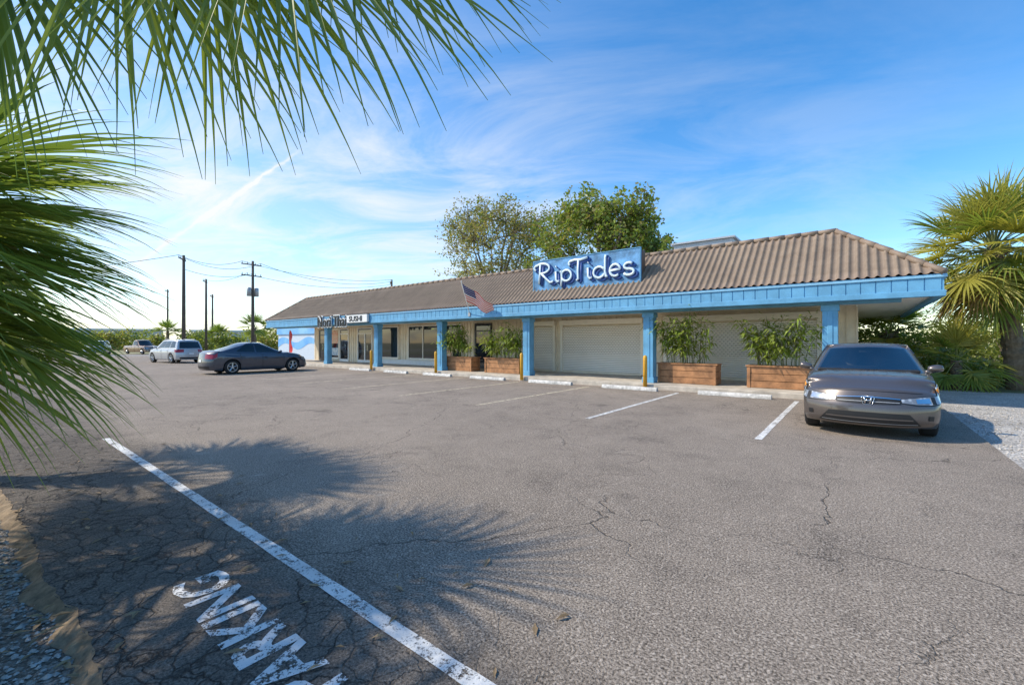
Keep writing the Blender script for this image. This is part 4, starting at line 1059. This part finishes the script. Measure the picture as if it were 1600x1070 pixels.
# ------------------------------------------------------------------ far buildings, banner
fb=thing('store_building','low white and blue painted building beyond the left end of the shop row','building',(-40,24,0))
mb=MB(); mb.box(-43.8,19,0,-36.5,30,2.25); mb.build('wall',M['stucco'],fb)
mb=MB(); mb.box(-43.9,18.9,2.253,-36.4,30.1,3.1); mb.build('painted_band',M['mural'],fb)
mb=MB(); mb.box(-44.0,18.8,3.103,-36.3,30.2,3.2); mb.build('roof',M['grey'],fb)
mb=MB(); vs=[];fs=[]
for k in range(41):
    x=-43.8+7.3*k/40; vs+=[(x,18.985,1.15+.28*math.sin(x*1.3)),(x,18.985,1.75+.25*math.sin(x*1.3+.5))]
for k in range(40): fs.append((2*k,2*k+1,2*k+3,2*k+2))
mb.add(vs,fs); mb.build('painted_wave',M['mural'],fb,recalc=False)
for px,d,wd,h,lab in ((190,112,15,4.6,'low grey flat roofed building far off behind the tan pickup'),(352,104,11,4.0,'low grey flat roofed building far off behind the utility poles'),(95,118,16,5.0,'low grey flat roofed building far off at the left behind the palm leaves')):
    c=P(px,535,d); t=thing('far_building',lab,'building',(c.x,c.y,-.05),YAW+R(20),'low buildings at the left horizon')
    mb=MB(); mb.box(-wd/2,-4,0,wd/2,4,h); mb.build('wall',M['shed'],t,world=False)
    mb=MB(); mb.box(-wd/2-.3,-4.3,h+.003,wd/2+.3,4.3,h+.4); mb.build('roof',M['white'],t,world=False)
    for k in range(3):
        x=-wd/2+wd*(k+.5)/3; mb=MB(); mb.box(x-1.1,-4.06,1.0,x+1.1,-4.003,2.6); mb.build('window',M['glass'],t,world=False)
bx=XY(452,15.2)
bn=thing('feather_banner','tall red feather banner standing near the left end of the walkway','banner',(bx,15.2,.15))
mb=MB(); mb.tube([(bx,15.2,.15),(bx,15.2,2.2),(bx+.12,15.2,2.45)],.02,6); mb.build('pole',M['grey'],bn)
mb=MB(); vs=[];fs=[]
for k in range(11):
    z=.75+1.62*k/10; w_=.42*(1-.25*(k/10)**3); vs+=[(bx+.022,15.2,z),(bx+.022+w_,15.2+.05*math.sin(k),z)]
for k in range(10): fs.append((2*k,2*k+1,2*k+3,2*k+2))
mb.add(vs,fs); mb.build('cloth',M['red'],bn,recalc=False)
# ------------------------------------------------------------------ utility poles and wires
def upole(px,d,ytop,lab,trans=False,arms=2,rot=0.):
    b=P(px,535,d); zt=H+(535-ytop)/F*d
    t=thing('utility_pole',lab,'utility pole',(b.x,b.y,-.05),0,'utility poles at the left')
    mb=MB(); mb.tube([(b.x,b.y,-.05),(b.x,b.y,zt*.5),(b.x,b.y,zt)],[.20,.17,.13],10); mb.build('pole',M['poleW'],t,smooth=True)
    ends=[]
    ad=V((math.cos(rot),math.sin(rot),0))
    for k in range(arms):
        z=zt-.45-k*1.3; mb=MB(); p=V((b.x,b.y,z)); q0=p-ad*1.15; q1=p+ad*1.15
        mb.tube([q0-V((0,.13,0)),q1-V((0,.13,0))],.07,5); ca=mb.build('crossarm',M['poleW'],t)
        for s in (-1.05,-.45,.45,1.05):
            mb=MB(); q=p+ad*s-V((0,.13,0)); mb.tube([q+V((0,0,.06)),q+V((0,0,.28))],[.05,.035],6); mb.build('insulator',M['grey'],ca)
            ends.append(q+V((0,0,.28)))
    if trans:
        for sx_ in (-.42,.42):
            mb=MB(); mb.lathe([(0,.001),(0,.24),(.95,.24),(1.02,.15),(1.02,.001)],(b.x+ad.x*sx_,b.y+ad.y*sx_,zt-4.2),'z',12); mb.build('transformer',M['grey'],t,smooth=True)
    return t,ends,zt,b
ra=R(150)
A1=upole(287,48,399,'tallest bare wooden utility pole, leftmost against the sky',False,1,ra)
A2=upole(395,52,408,'wooden utility pole with grey transformer cans beside the roof end',True,2,R(95))
A3=upole(322,70,436,'thin utility pole between the two tall poles',False,1,ra)
A4=upole(332,88,460,'short far utility pole just right of the thin one',False,1,ra)
A5=upole(612,62,437,'utility pole whose tip shows above the brown roof',False,1,ra)
A6=upole(262,95,452,'faint far utility pole left of the tallest one',False,1,ra)
def wire(a,b,sag,lab):
    mb=MB(); pts=[]
    for k in range(15):
        s=k/14; pts.append(V(a).lerp(V(b),s)-V((0,0,sag*4*s*(1-s))))
    mb.tube(pts,.026,4); tag(mb.build('power_line',M['black']),lab,'wire','overhead wires between the poles')
e1,e2,e3,e4,e5=A1[1],A2[1],A3[1],A4[1],A5[1]
wire(e1[0],e2[0],.7,'upper overhead wire between the tallest pole and the transformer pole')
wire(e1[3],e2[3],.9,'second overhead wire between the tallest pole and the transformer pole')
wire(e2[0],e5[0],.9,'upper overhead wire from the transformer pole to the roof')
wire(e2[3],e5[3],1.2,'lower overhead wire from the transformer pole to the roof')
wire(A1[3]+V((0,0,A1[2]-3.0)),A2[3]+V((0,0,A2[2]-3.0)),.6,'lowest overhead cable between the tallest pole and the transformer pole')
wire(A2[3]+V((0,0,A2[2]-3.2)),A5[3]+V((0,0,A5[2]-2.2)),.9,'lowest overhead cable from the transformer pole to the roof')
wire(e1[0],P(-200,430,45),.8,'overhead wire running left from the tallest pole')
wire(e3[0],e2[5],.6,'overhead wire from the thin pole to the transformer pole')
